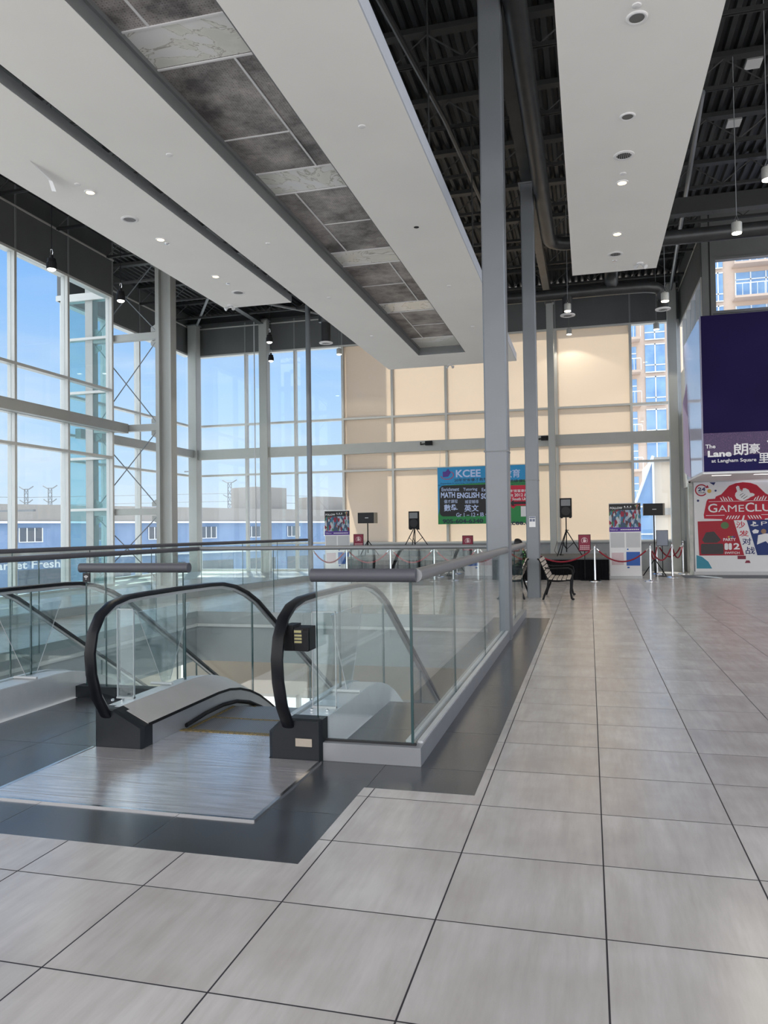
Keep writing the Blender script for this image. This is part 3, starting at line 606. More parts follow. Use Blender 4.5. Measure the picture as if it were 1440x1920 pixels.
for z0, z1 in ((.15, 1.9), (2.2, 4.25), (4.5, 6.75), (7.05, 9.0)):
    for s_ in (0, 1):
        a = (-13.4, 19.1, z0 if s_ else z1); b_ = (-11.5, 19.1, z1 if s_ else z0)
        m_ = MB(); m_.tube([a, b_], .016, 6); m_.build('rod', [STEEL], t)
    for xx, sx in ((-13.45, 1), (-11.44, -1)):
        for zz, sz in ((z0, 1), (z1, -1)):
            m_ = MB(); m_.prism([(xx, zz-.02*sz), (xx+.22*sx, zz-.02*sz), (xx+.22*sx, zz+.10*sz), (xx, zz+.22*sz)], 1, 19.09, 19.11); m_.build('gusset', [STEELL], t)
# horizontal wind beams along the glazing
m_ = MB(); m_.box(-12.5, -12.32, 5.7, 19.0, 4.22, 4.48); tag(m_.build('wind_beam', [STEELL]), 'long pale steel beam along the inside of the left window wall', 'beam')
m_ = MB(); m_.box(-14.25, -14.07, 19.3, 26.0, 4.2, 4.48); tag(m_.build('wind_beam', [STEELL]), 'pale steel beam along the set back left windows', 'beam')
m_ = MB(); m_.box(-13.95, 2.52, 26.0, 26.18, 4.12, 4.48); tag(m_.build('wind_beam', [STEELL]), 'long pale steel beam along the back windows', 'beam')
for x, l in ((-5.32, 'left of the first grey column'), (-1.45, 'between the slim column and the second grey column')):
    t = thing('wall_camera', 'small black camera on the back beam %s' % l, 'camera', (x, 25.9, 4.36))
    m_ = MB(); m_.rbox(x-.02, x+.22, 25.8, 25.95, 4.30, 4.44, .02); m_.build('body', [BLKP], t)
    m_ = MB(); m_.tube([(x-.02, 25.9, 4.36), (x-.2, 25.94, 4.34), (x-.2, 25.99, 4.42)], .02, 8); m_.build('bracket', [BLKP], t)

# ------------------------------------------------------------------ escalators
def handpath():
    p = [(4.90, .10), (4.76, .13), (4.63, .22), (4.53, .36), (4.475, .52), (4.46, .66), (4.49, .79), (4.57, .90), (4.70, .965), (4.88, .995), (5.1, 1.0), (5.6, 1.0), (6.1, .995)]
    p += [(6.35, .985), (6.6, .945), (6.85, .87), (7.1, .765)]
    for y in (7.6, 8.2, 9.0, 10, 11, 12, 13, 14.5): p.append((y, .765-.577*(y-7.1)))
    return p
def deckz(y, off=0):
    if y < 5.75: z = .245
    elif y < 6.75: u = (y-5.75); z = .245-.2885*u*u
    else: z = .245-.2885-.577*(y-6.75)
    return z+off
def escalator(dx, label, which):
    t = thing('escalator', label, 'escalator', (dx-2.5, 4.6, 0))
    YE = 14.5
    ysd = [4.72, 5.0, 5.4, 5.75, 5.95, 6.15, 6.35, 6.55, 6.75, 7.3, 8, 9, 10, 11, 12, 13, YE]
    hp = handpath()
    for side, xg in (('left', -3.19), ('right', -1.87)):
        X = xg+dx; s_ = 1 if side == 'left' else -1       # s_ points towards the steps
        sec = [(X+a*.040, b_*.018) for a, b_ in [(math.copysign(abs(math.cos(q))**.6, math.cos(q)), math.copysign(abs(math.sin(q))**.6, math.sin(q))) for q in [k*math.pi/6 for k in range(12)]]]
        m_ = MB(); m_.sweepx(hp, sec); hr = m_.build('handrail', [RUBBER], t, True, label='black rubber handrail')
        m_ = MB(); m_.sweepx([(y, z) for y, z in hp if y > 4.6 or z > .3], [(X-.014, -.017), (X+.014, -.017), (X+.014, -.04), (X-.014, -.04)]); m_.build('guide', [ALU], hr)
        # glass panes under the handrail
        def inner(y, z, i):
            a = Vector(hp[max(i-1, 0)]); b_ = Vector(hp[min(i+1, len(hp)-1)]); tt = (b_-a).normalized(); nn = Vector((tt.y, -tt.x))
            return (y+nn.x*.03, z+nn.y*.03)
        ip = [inner(y, z, i) for i, (y, z) in enumerate(hp)]
        near = [q for q in ip if q[0] <= 5.68 and (q[1] > .26)]
        poly = [(5.69, deckz(5.6))]+[(4.75, .245)]+[q for q in near]+[(5.69, .97)]
        g = MB(); g.prism(poly, 0, X-.006, X+.006); g.build('glass_pane', [GESC], t)
        cuts = [5.70, 7.0, 8.6, 10.2, 11.8]
        top = lambda y: (lambda k: hp[k][1]+(hp[k+1][1]-hp[k][1])*(y-hp[k][0])/(hp[k+1][0]-hp[k][0]))(max(i for i in range(11, len(hp)-1) if hp[i][0] <= y))-.035
        for c in range(len(cuts)-1):
            yy = [cuts[c]+.008]+[q for q in [5.95, 6.15, 6.35, 6.6, 6.85, 7.1, 8, 9, 10, 11] if cuts[c]+.02 < q < cuts[c+1]-.02]+[cuts[c+1]-.008]
            g = MB(); g.prism([(y, deckz(y)) for y in yy]+[(y, top(y)) for y in yy[::-1]], 0, X-.006, X+.006); g.build('glass_pane', [GESC], t)
        m_ = MB()
        for y in cuts[:-1]: m_.box(X-.008, X+.008, y-.005, y+.005, deckz(y), top(y))
        m_.build('glass_joint', [GEDGE], t)
        # decks
        xi = -2.92+dx if side == 'left' else -2.005+dx
        xo = X-.09 if side == 'left' else -1.66+dx
        def strip(name, xa_, za, xb_, zb, mt_, th=.02):
            m_ = MB(); k = len(ysd); vs_ = []
            for y in ysd: vs_ += [(xa_, y, deckz(y, za)), (xb_, y, deckz(y, zb)), (xb_, y, deckz(y, zb-th)), (xa_, y, deckz(y, za-th))]
            fs = []
            for i in range(k-1):
                for j in range(4): fs.append((i*4+j, i*4+(j+1)%4, i*4+4+(j+1)%4, i*4+4+j))
            fs += [(0, 1, 2, 3), tuple((k-1)*4+j for j in (3, 2, 1, 0))]
            m_.add(vs_, fs); return m_.build(name, [mt_], t, True)
        strip('inner_deck', X+.045*s_, .012, xi, -.085, mat('inner_deck_satin', (.62, .60, .58), .35, .35, var=.06, scale=4))
        strip('glass_clamp', X+.006*s_, .014, X+.045*s_, .014, BRIGHT)
        strip('outer_deck', X-.012*s_, .005, xo, .005, BRIGHT)
        # skirt towards the steps
        def wall(name, x0, x1, top_off, bot, mt_):
            m_ = MB(); k = len(ysd); vs_ = []
            for y in ysd:
                zt = deckz(y, top_off); zb = bot(y)
                vs_ += [(x0, y, zt), (x1, y, zt), (x1, y, zb), (x0, y, zb)]
            fs = [(i*4+j, i*4+(j+1)%4, i*4+4+(j+1)%4, i*4+4+j) for i in range(k-1) for j in range(4)]
            fs += [(0, 1, 2, 3), tuple((k-1)*4+j for j in (3, 2, 1, 0))]
            m_.add(vs_, fs); return m_.build(name, [mt_], t, True)
        wall('skirt', xi-.012*s_, xi+.003*s_, -.10, lambda y: (deckz(y)-.62 if y > 5.2 else -.02), mat('skirt_steel', (.40, .41, .43), .35, .5, var=.1, scale=6))
        wall('black_seam', xi-.004*s_, xi+.006*s_, -.085, lambda y: deckz(y)-.105, BLKP)
        # brush strip
        yb_ = [5.2, 5.5, 5.8, 6.05, 6.3, 6.55, 6.8, 7.5, 9, 11]
        m_ = MB(); m_.tube([(xi+.016*s_, y, deckz(y)-.20+(0 if y > 5.25 else -.02)) for y in yb_], .016, 8); m_.build('skirt_brush', [BLKP], t, True)
        # outer cladding
        wall('side_cladding', xo-.006, xo+.006, -.0, lambda y: (-.01 if y < 6.3 else deckz(y)-1.15), CURB if side == 'left' else BRIGHT)
        # newel box
        x0, x1 = (-3.29+dx, -2.915+dx) if side == 'left' else (-2.01+dx, -1.65+dx)
        m_ = MB(); pf = [(x0, 0), (x1, 0), (x1, .15), (X+.05, .257), (x0, .257)] if side == 'left' else [(x0, 0), (x1, 0), (x1, .257), (X-.05, .257), (x0, .17)]
        cf = [(x0+.03, 0), (x1-.015, 0), (x1-.015, .14), (X+.05, .25), (x0+.03, .25)] if side == 'left' else [(x0+.03, 0), (x1-.015, 0), (x1-.015, .25), (X-.05, .25), (x0+.03, .16)]
        vs5 = [(a, 4.63, c) for a, c in cf]+[(a, 4.66, c) for a, c in pf]+[(a, 4.76, c) for a, c in pf]
        m_.add(vs5, [(0, 1, 2, 3, 4), (14, 13, 12, 11, 10)]+[(k*5+j, k*5+5+j, k*5+5+(j+1)%5, k*5+(j+1)%5) for k in range(2) for j in range(5)])
        nb = m_.build('newel_box', [BOXM], t, label='dark newel box')
        m_ = MB(); m_.tube([(X, 4.74, .12), (X, 4.66, .155)], [.065, .05], 14); m_.build('handrail_inlet', [BLKP], nb, True)
        if side == 'right':
            m_ = MB(); m_.box(x1-.17, x1-.06, 4.625, 4.633, .09, .14); m_.build('rating_plate', [mat('brass_plate', (.34, .30, .25), .4, .6)], nb)
            m_ = MB(); m_.lathe([(.001, 0), (.024, .001), (.024, .012)], (0, 0, 0), 16)
            m_.v = [(x0+.055+a, 4.685-c_, .10+b_) for a, b_, c_ in m_.v]; m_.build('key_switch', [CHROME], nb, True)
        # clear anti climb barriers on the outer deck
        xo2 = xo+.02 if side == 'left' else xo-.03
        xc0, xc1 = sorted((X-.03*s_, X-.03*s_-.17*s_))
        if side == 'left': xc0, xc1 = X-.16, X-.02
        m_ = MB(); m_.box(xc0, xc1, 5.00, 5.012, .25, .90); ab = m_.build('barrier_plate', [ACRY], t)
        m_ = MB()
        for q in ((xc0, xc0+.004), (xc1-.004, xc1)): m_.box(q[0], q[1], 4.998, 5.014, .25, .9)
        m_.box(xc0, xc1, 4.998, 5.014, .894, .9); m_.box(xc0, xc1, 4.99, 5.022, .25, .262); m_.build('plate_edge', [PGREY], ab)
        m_ = MB(); m_.prism([(5.50, .27), (5.62, .27), (5.95, .86), (5.15, .86)], 0, (xc0+xc1)/2-.004, (xc0+xc1)/2+.004); ab = m_.build('barrier_plate', [ACRY], t)
        m_ = MB(); m_.tube([(xc0-.03, 5.5, .262), (xc1+.02, 5.5, .262)], .012, 8); m_.tube([((xc0+xc1)/2, 5.50, .27), ((xc0+xc1)/2, 5.15, .86)], .003, 4); m_.tube([((xc0+xc1)/2, 5.62, .27), ((xc0+xc1)/2, 5.95, .86)], .003, 4); m_.build('hinge_bar', [PGREY], ab, True)
        m_ = MB()
        for q in (xc0+.03, xc1-.03): m_.lathe([(.012, 0), (.012, .012), (.006, .016)], (q, 4.90, deckz(4.9, .008)), 10)
        m_.build('screw', [CHROME], t, True)
    xl, xr = -2.915+dx, -2.01+dx
    m_ = MB(); m_.box(-3.27+dx, -1.665+dx, 3.63, 4.625, -.02, .006); m_.box(xl, -2.005+dx, 4.625, 5.14, -.02, .006)
    pl = m_.build('landing_plate', [PLATE], t, label='worn metal landing plate')
    m_ = MB(); m_.box(-3.29+dx, -1.645+dx, 3.61, 3.63, -.01, .009); m_.box(-3.29+dx, -3.27+dx, 3.63, 4.62, -.01, .009); m_.box(-1.665+dx, -1.645+dx, 3.63, 4.62, -.01, .009); m_.build('plate_border', [CHROME], pl)
    m_ = MB()
    for q in (3.72, 4.0, 4.4, 4.88): m_.box(-3.26+dx if q < 4.6 else xl, -1.67+dx if q < 4.6 else xr, q-.0015, q+.0015, .006, .0066)
    m_.build('plate_joint', [GRIM], pl)
    m_ = MB(); m_.box(xl, xr, 5.12, 5.17, -.02, .01); m_.build('comb', [YEL], t, label='yellow comb strip')
    # steps
    y = 5.16; z = 0.0; k = 0
    while y < 13.2:
        nz = z if k < 2 else (z-.09 if k == 2 else z-.2365)
        stp = MB(); stp.box(xl+.01, xr-.01, y, y+.409, nz-.22, nz-.004); so = stp.build('step', [STEPM], t)
        ed = MB(); ed.box(xl+.01, xr-.01, y, y+.022, nz-.01, nz-.001); ed.box(xl+.01, xl+.04, y+.022, y+.40, nz-.01, nz-.001); ed.box(xr-.04, xr-.01, y+.022, y+.40, nz-.01, nz-.001); ed.build('step_edge', [YEL], so, label='yellow step edge')
        y += .41; z = nz; k += 1
    # truss underside
    m_ = MB(); m_.prism([(5.2, -.25), (6.3, -.3), (6.9, -.72), (13.2, -4.35), (13.2, -5.45), (6.6, -1.65), (5.2, -1.2)], 0, -3.2+dx, -1.74+dx); m_.build('truss', [mat('truss_grey', (.45, .47, .47), .6)], t)
    return t
E1 = escalator(0, 'right escalator going down behind the metal landing plate', 1)
E2 = escalator(-2.79, 'left escalator going down, its handrail cut by the picture edge', 2)
m_ = MB(); m_.rbox(-1.865, -1.80, 4.56, 4.70, .70, .86, .004); m_.rbox(-1.80, -1.70, 4.56, 4.70, .70, .845, .006); m_.box(-1.74, -1.70, 4.55, 4.58, .70, .83)
t = thing('escalator_control_box', 'black control box clipped to the right escalator handrail glass', 'control box', (-1.8, 4.6, .7))
m_.build('case', [BLKP], t)
m_ = MB(); m_.box(-1.795, -1.735, 4.554, 4.559, .745, .835); lb = m_.build('sticker', [PBLACK], t)
m_ = MB(); m_.box(-1.792, -1.745, 4.551, 4.553, .815, .83)
for q in range(3): m_.box(-1.79, -1.742, 4.551, 4.553, .752+q*.02, .764+q*.02)
m_.build('sticker_print', [mat('faded_yellow', (.35, .32, .15), .6)], lb)
# ------------------------------------------------------------------ railings
def pane(t, x0, x1, y0, y1, z0, z1):
    g = MB(); g.box(x0, x1, y0, y1, z0, z1); return g.build('glass_pane', [GRAIL], t)
ZR = 1.165
RR = .042
t = thing('glass_railing', 'glass railing with a thick round grey rail around the right escalator', 'railing', (-1.08, 4.7, 0))
m_ = MB(); m_.tube([(-1.72, 4.685, ZR), (-1.035, 4.685, ZR)], RR, 24); m_.build('front_rail', [RAILM], t, True)
m_ = MB(); m_.tube([(-1.042, 4.69, ZR), (-1.045, 5.2, ZR), (-1.05, 10.12, ZR)], RR, 24); m_.build('side_rail', [RAILS], t, True)
m_ = MB(); m_.tube([(-1.05, 10.42, ZR), (-1.05, 12.94, ZR)], RR, 24); m_.build('side_rail', [RAILS], t, True)
m_ = MB(); m_.box(-1.655, -1.02, 4.665, 4.78, 0, .112); m_.build('front_curb', [CURB], t)
m_ = MB(); m_.box(-1.14, -1.02, 4.78, 10.12, 0, .112); m_.box(-1.14, -1.02, 10.42, 12.95, 0, .112); m_.build('side_curb', [CURB], t)
m_ = MB(); m_.box(-1.655, -1.06, 4.71, 4.735, .112, .124); m_.build('front_shoe', [PBLACK], t)
m_ = MB(); m_.box(-1.14, -1.095, 4.78, 10.12, .112, .125); m_.box(-1.065, -1.03, 4.78, 10.12, .112, .125); m_.box(-1.14, -1.095, 10.42, 12.95, .112, .125); m_.build('side_shoe', [BRIGHT], t)
pane(t, -1.70, -1.09, 4.716, 4.728, .118, ZR-.02)
ysj = [4.735, 6.30, 8.18, 10.12]
for i in range(3): pane(t, -1.086, -1.074, ysj[i]+.006, ysj[i+1]-.006, .118, ZR-.02)
pane(t, -1.086, -1.074, 10.43, 11.6, .118, ZR-.02); pane(t, -1.086, -1.074, 11.61, 12.92, .118, ZR-.02)
m_ = MB(); m_.box(-1.09, -1.074, 4.716, 4.732, .118, ZR-.02); m_.build('glass_joint', [GEDGE], t)
m_ = MB(); m_.box(-1.704, -1.70, 4.716, 4.728, .118, ZR-.02); m_.build('glass_joint', [GEDGE], t)
for y in ysj[1:3]+[11.605, 12.925]: m_ = MB(); m_.box(-1.087, -1.073, y-.005, y+.005, .118, ZR-.02); m_.build('glass_joint', [GEDGE], t)
t = thing('glass_railing', 'glass barrier with a short thick grey rail between the two escalators', 'railing', (-3.9, 6, 0))
m_ = MB(); m_.tube([(-4.42, 6.05, ZR-.02), (-3.34, 6.05, ZR-.02)], RR, 24); m_.build('top_rail', [RAILM], t, True)
pane(t, -4.36, -3.40, 6.044, 6.056, .10, ZR-.04)
m_ = MB(); m_.box(-4.44, -3.30, 6.0, 6.12, 0, .10); m_.build('curb', [BOXM], t)
for x in (-4.36, -4.16, -3.46, -3.40): m_ = MB(); m_.box(x-.003, x+.003, 6.043, 6.057, .1, ZR-.04); m_.build('glass_joint', [GEDGE], t)
t = thing('wifi_sign', 'small black wireless symbol sign hanging under the short grey rail', 'sign', (-4.33, 6.03, 1.05))
m_ = MB(); m_.box(-4.38, -4.31, 6.025, 6.04, 1.02, 1.10); m_.build('plate', [PBLACK], t)
m_ = MB()
for r_ in (.012, .02, .028):
    pts = [(-4.345+r_*math.cos(a), 1.05+r_*math.sin(a)) for a in [R(40+i*10) for i in range(11)]]; pts += [(-4.345+(r_-.004)*math.cos(a), 1.05+(r_-.004)*math.sin(a)) for a in [R(140-i*10) for i in range(11)]]
    m_.poly(pts, 6.022)
m_.disc(-4.345, 1.046, .004, 6.022, 10); m_.build('symbol', [PWHITE], t)
t = thing('glass_railing', 'long glass railing around the left and far sides of the escalator well', 'railing', (-7, 9, 0))
m_ = MB(); m_.tube([(-6.97, 2.4, ZR-.02), (-6.97, 6.0, ZR-.02), (-6.97, OPY1-.0, ZR-.02)], RR*.9, 18); m_.build('left_rail', [RAILM], t, True)
m_ = MB(); m_.tube([(-6.97, OPY1+.03, ZR-.02), (-1.06, OPY1+.03, ZR-.02)], RR*.9, 18); m_.build('far_rail', [RAILS], t, True)
for i in range(7):
    y0 = 3.0+i*1.42; pane(t, -6.976, -6.964, y0+.005, y0+1.41, -.1, ZR-.03)
for i in range(4):
    x0 = -6.95+i*1.46; pane(t, x0+.005, x0+1.455, OPY1+.024, OPY1+.036, -.1, ZR-.03)
for i in range(1, 7): m_ = MB(); m_.box(-6.977, -6.963, 3+i*1.42-.004, 3+i*1.42+.004, -.1, ZR-.03); m_.build('glass_joint', [GEDGE], t)
for i in range(1, 4): m_ = MB(); m_.box(-6.95+i*1.46-.004, -6.95+i*1.46+.004, OPY1+.023, OPY1+.037, -.1, ZR-.03); m_.build('glass_joint', [GEDGE], t)
# angled railing by the windows
t = thing('glass_railing', 'angled glass railing on a grey kerb in front of the left windows', 'railing', (-9, 10, 0))
A0, A1 = Vector((-10.0, 1.8)), Vector((-7.95, 21.3)); dv = (A1-A0).normalized(); nv = Vector((-dv.y, dv.x))
def ang(m_, s0, s1, o0, o1, z0, z1):
    q = [A0+dv*s0+nv*o0, A0+dv*s1+nv*o0, A0+dv*s1+nv*o1, A0+dv*s0+nv*o1]; return m_.prism([(v.x, v.y) for v in q], 2, z0, z1)
Lg = (A1-A0).length
m_ = MB(); m_.tube([(A0.x, A0.y, ZR+.02), (A1.x, A1.y, ZR+.02)], RR*.9, 18); m_.build('top_rail', [RAILM], t, True)
m_ = MB(); ang(m_, 0, Lg, -.06, .12, 0, .14); m_.build('curb', [mat('kerb_grey', (.26, .265, .27), .6)], t)
k = 11
for i in range(k):
    g = MB(); ang(g, Lg*i/k+.005, Lg*(i+1)/k-.005, 0, .012, .14, ZR); g.build('glass_pane', [GRAIL], t)
m_ = MB()
for i in range(1, k): ang(m_, Lg*i/k-.004, Lg*i/k+.004, -.001, .013, .14, ZR)
m_.build('glass_joint', [GEDGE], t)

# ------------------------------------------------------------------ stage, speakers, banners, signs
t = thing('stage_platform', 'low stage with a black pleated skirt and grey top before the back windows', 'stage', (-3, 22, 0))
m_ = MB(); n = 150; X0, X1 = -6.7, .5; fr = [(X0+(X1-X0)*i/n, 21.84+.018*math.sin(i*1.9)) for i in range(n+1)]
vs_ = [(x, y, .004) for x, y in fr]+[(x, y, .56) for x, y in fr]; m_.add(vs_, [(i, i+1, n+2+i, n+1+i) for i in range(n)])
m_.box(X0, X0+.02, 21.86, 25.2, 0, .56); m_.box(X1-.02, X1, 21.86, 25.2, 0, .56); m_.build('skirt', [CLOTH], t)
m_ = MB(); m_.box(X0, X1, 21.82, 25.3, .56, .61); m_.box(-7.35, X0, 23.0, 25.3, .56, .61); m_.build('top', [GREYTOP], t)
m_ = MB(); m_.box(-7.33, X0, 23.02, 25.28, 0, .56); m_.build('side_box', [CLOTH], t)
m_ = MB(); m_.box(-5.9, -2.4, 23.6, 25.25, .61, .78); tag(m_.build('stage_riser', [GREYTOP]), 'dark riser block on top of the stage at its left part', 'riser')
def tripod_speaker(x, y, z0, zt, foot, lab, lab2):
    t = thing('speaker_stand', lab2, 'speaker stand', (x, y, z0))
    m_ = MB(); m_.tube([(x, y, z0+.12), (x, y, zt)], .016, 10); m_.build('pole', [BLKP], t, True)
    for q in range(3):
        a = R(90+120*q+25); fx, fy = x+foot*math.cos(a), y+foot*math.sin(a)
        m_ = MB(); m_.tube([(x+.02*math.cos(a), y+.02*math.sin(a), z0+.72), (fx, fy, z0+.015)], .014, 8); lg = m_.build('leg', [BLKP], t, True)
        m_ = MB(); m_.tube([(x, y, z0+.2), (x+foot*.48*math.cos(a), y+foot*.48*math.sin(a), z0+.40)], .009, 6); m_.build('brace', [BLKP], lg)
    m_ = MB(); m_.lathe([(.028, 0), (.028, .09)], (x, y, z0+.68), 12); m_.tube([(x, y, z0+.74), (x+.07, y, z0+.75)], .012, 8); m_.build('collar', [BLKP], t, True)
    t = thing('loudspeaker', lab, 'loudspeaker', (x, y, zt))
    m_ = MB(); w_, d_ = .17, .15; m_.prism([(x-w_, y-.13), (x-w_+.03, y-.17), (x+w_-.03, y-.17), (x+w_, y-.13), (x+w_*.7, y+d_), (x-w_*.7, y+d_)], 2, zt, zt+.55); m_.build('cabinet', [BLKP], t)
    m_ = MB(); m_.disc(x, zt+.18, .125, y-.178, 24, None, .01); m_.build('woofer_grille', [BLKG], t)
    m_ = MB(); m_.poly([(x-.13, zt+.33), (x+.13, zt+.33), (x+.13, zt+.51), (x-.13, zt+.51)], y-.176, .008); m_.build('horn', [GRIM], t)
    m_ = MB()
    for s_ in (-1, 1): m_.box(x+s_*.12-.03, x+s_*.12+.03, y-.12, y+.05, zt-.025, zt)
    m_.build('foot', [BLKP], t)
tripod_speaker(-5.32, 23.95, .79, 1.46, .52, 'black tall loudspeaker on a tripod on the left part of the stage', 'black tripod stand on the left part of the stage')
tripod_speaker(-.64, 23.0, .61, 1.73, .44, 'black tall loudspeaker on a tripod behind the right bench', 'black tripod stand behind the right bench')
def mon(x, y, zc, lab, lab2, hz=.17, zb=0):
    t = thing('speaker_stand', lab2, 'speaker stand', (x, y, zb))
    m_ = MB(); m_.tube([(x, y, zb+.1), (x, y, zc-hz)], .018, 10); m_.build('pole', [BLKP], t, True)
    for q in range(3):
        a = R(30+120*q); m_ = MB(); m_.tube([(x, y, zb+.5), (x+.36*math.cos(a), y+.36*math.sin(a), zb+.015)], .014, 8); m_.build('leg', [BLKP], t, True)
    t = thing('loudspeaker', lab, 'loudspeaker', (x, y, zc))
    m_ = MB(); m_.box(x-.29, x+.29, y-.12, y+.14, zc-hz, zc+hz); m_.build('cabinet', [mat('speaker_side', (.30, .27, .22), .5)], t)
    m_ = MB(); m_.box(x-.29, x+.235, y-.135, y-.12, zc-hz, zc+hz); m_.build('grille', [BLKG], t)
    m_ = MB(); m_.box(x-.05, x+.06, y-.139, y-.135, zc-.01, zc+.015); m_.build('badge', [PGREY], t)
mon(-6.85, 23.9, 1.83, 'wide black loudspeaker on a pole at the left end of the stage', 'black pole stand at the left end of the stage under the wide loudspeaker', .17, .61)
mon(1.80, 23.5, 1.92, 'wide black loudspeaker on a pole behind the right roll up banner', 'black pole stand behind the right roll up banner')
# roll-up banners
PHOTO, _t, _b = newmat('printed_shop_photo')
_g = _t.nodes.new('ShaderNodeTexCoord'); _mp = _t.nodes.new('ShaderNodeMapping'); _mp.inputs['Scale'].default_value = (3.2, 1, 1.3); _v = _t.nodes.new('ShaderNodeTexVoronoi'); _v.inputs['Scale'].default_value = 7
_t.links.new(_g.outputs['Object'], _mp.inputs[0]); _t.links.new(_mp.outputs[0], _v.inputs[0]); _r = _t.nodes.new('ShaderNodeValToRGB'); _r.color_ramp.interpolation = 'CONSTANT'
_s = _t.nodes.new('ShaderNodeSeparateColor'); _t.links.new(_v.outputs['Color'], _s.inputs[0]); _t.links.new(_s.outputs[0], _r.inputs[0])
_es = _r.color_ramp.elements; _es[0].color = (.05, .09, .16, 1); _es[1].position = .2; _es[1].color = (.30, .38, .50, 1)
for p_, c_ in ((.36, (.28, .02, .05, 1)), (.5, (.05, .18, .30, 1)), (.64, (.5, .52, .55, 1)), (.78, (.10, .05, .06, 1)), (.9, (.06, .16, .08, 1))): _q = _es.new(p_); _q.color = c_
_t.links.new(_r.outputs[0], _b.inputs['Base Color']); _b.inputs['Roughness'].default_value = .6
def cones(m_, x, z, s, y):       # fanned three-cone emblem
    for i, (a, col) in enumerate(((24, 3), (0, 4), (-24, 5))):
        a = R(a); ca, sa = math.cos(a), math.sin(a)
        pts = [(-.10*s, .42*s), (.10*s, .42*s), (.02*s, -.25*s), (-.02*s, -.25*s)]
        m_.mt(2).poly([(x+(px*1.35)*ca-pz*1.06*sa, z+(px*1.35)*sa+pz*1.06*ca) for px, pz in pts], y-.001*i)
        m_.mt(col).poly([(x+px*ca-pz*sa, z+px*sa+pz*ca) for px, pz in pts], y-.002-.001*i)
def rollup(x0, y, lab):
    t = thing('roll_up_banner', lab, 'banner', (x0+.41, y, 0)); W = .84; H = 2.08
    m_ = MB(); m_.box(x0, x0+W, y, y+.006, .08, H); m_.build('sheet', [PWHITE], t)
    m_ = MB(); m_.box(x0-.01, x0+W+.01, y-.05, y+.09, 0, .08); m_.tube([(x0, y+.003, H), (x0+W, y+.003, H)], .014, 8); m_.build('base', [PGREY], t, True)
    m_ = MB(); m_.poly([(x0, 1.90), (x0+W, 1.90), (x0+W, H), (x0, H)], y-.003); m_.build('black_header', [PBLACK], t)
    m_ = MB(); m_.text('FOLLOW', x0+.03, x0+.36, 1.93, 1.99, y-.004, .02)
    for q in range(3): m_.disc(x0+.42+q*.08, 1.995, .018, y-.005, 12)
    m_.box(x0+.40, x0+.60, y-.004, y-.003, 1.955, 1.962); m_.build('header_text', [PWHITE], t)
    m_ = MB(); m_.poly([(x0, 1.42), (x0+W, 1.42), (x0+W, 1.90), (x0, 1.90)], y-.003); m_.build('shop_photo', [PHOTO], t)
    m_ = MB(); m_.poly([(x0, 1.30), (x0+W, 1.30), (x0+W, 1.42), (x0, 1.42)], y-.003); m_.build('purple_strip', [PPURP], t)
    m_ = MB(); m_.text('Follow us', x0+.03, x0+.22, 1.34, 1.38, y-.004); [m_.box(x0+.30+q*.05, x0+.338+q*.05, y-.004, y-.002, 1.345, 1.372) for q in range(10)]; m_.build('strip_text', [PWHITE], t)
    m_ = MB(); cones(m_, x0+.74, 1.96, .18, y-.005); m_.build('cone_emblem', [PWHITE, PWHITE, PWHITE, PGREEN, PORANGE, PMAROON], t)
    m_ = MB(); m_.poly([(x0+.03, .86), (x0+.4, .86), (x0+.4, 1.27), (x0+.03, 1.27)], y-.002); m_.poly([(x0+.44, .86), (x0+.81, .86), (x0+.81, 1.27), (x0+.44, 1.27)], y-.002); m_.build('blank_squares', [PGREY], t)
    m_ = MB(); m_.poly([(x0+.44, .36), (x0+.80, .36), (x0+.80, .74), (x0+.44, .74)], y-.003); m_.poly([(x0+.46, .79), (x0+.50, .79), (x0+.50, .83), (x0+.46, .83)], y-.003); m_.poly([(x0+.46, .29), (x0+.52, .29), (x0+.52, .33), (x0+.46, .33)], y-.003); m_.build('blue_square', [PBLUE], t)
    m_ = MB(); m_.poly([(x0+.05, .38), (x0+.37, .38), (x0+.37, .72), (x0+.05, .72)], y-.003); m_.build('pink_square', [flat('print_pink', (.66, .52, .56))], t)
rollup(.54, 22.5, 'tall roll up banner with black FOLLOW header right of the stage')
rollup(-8.30, 23.9, 'tall roll up banner with black FOLLOW header beside the thin pipe column')
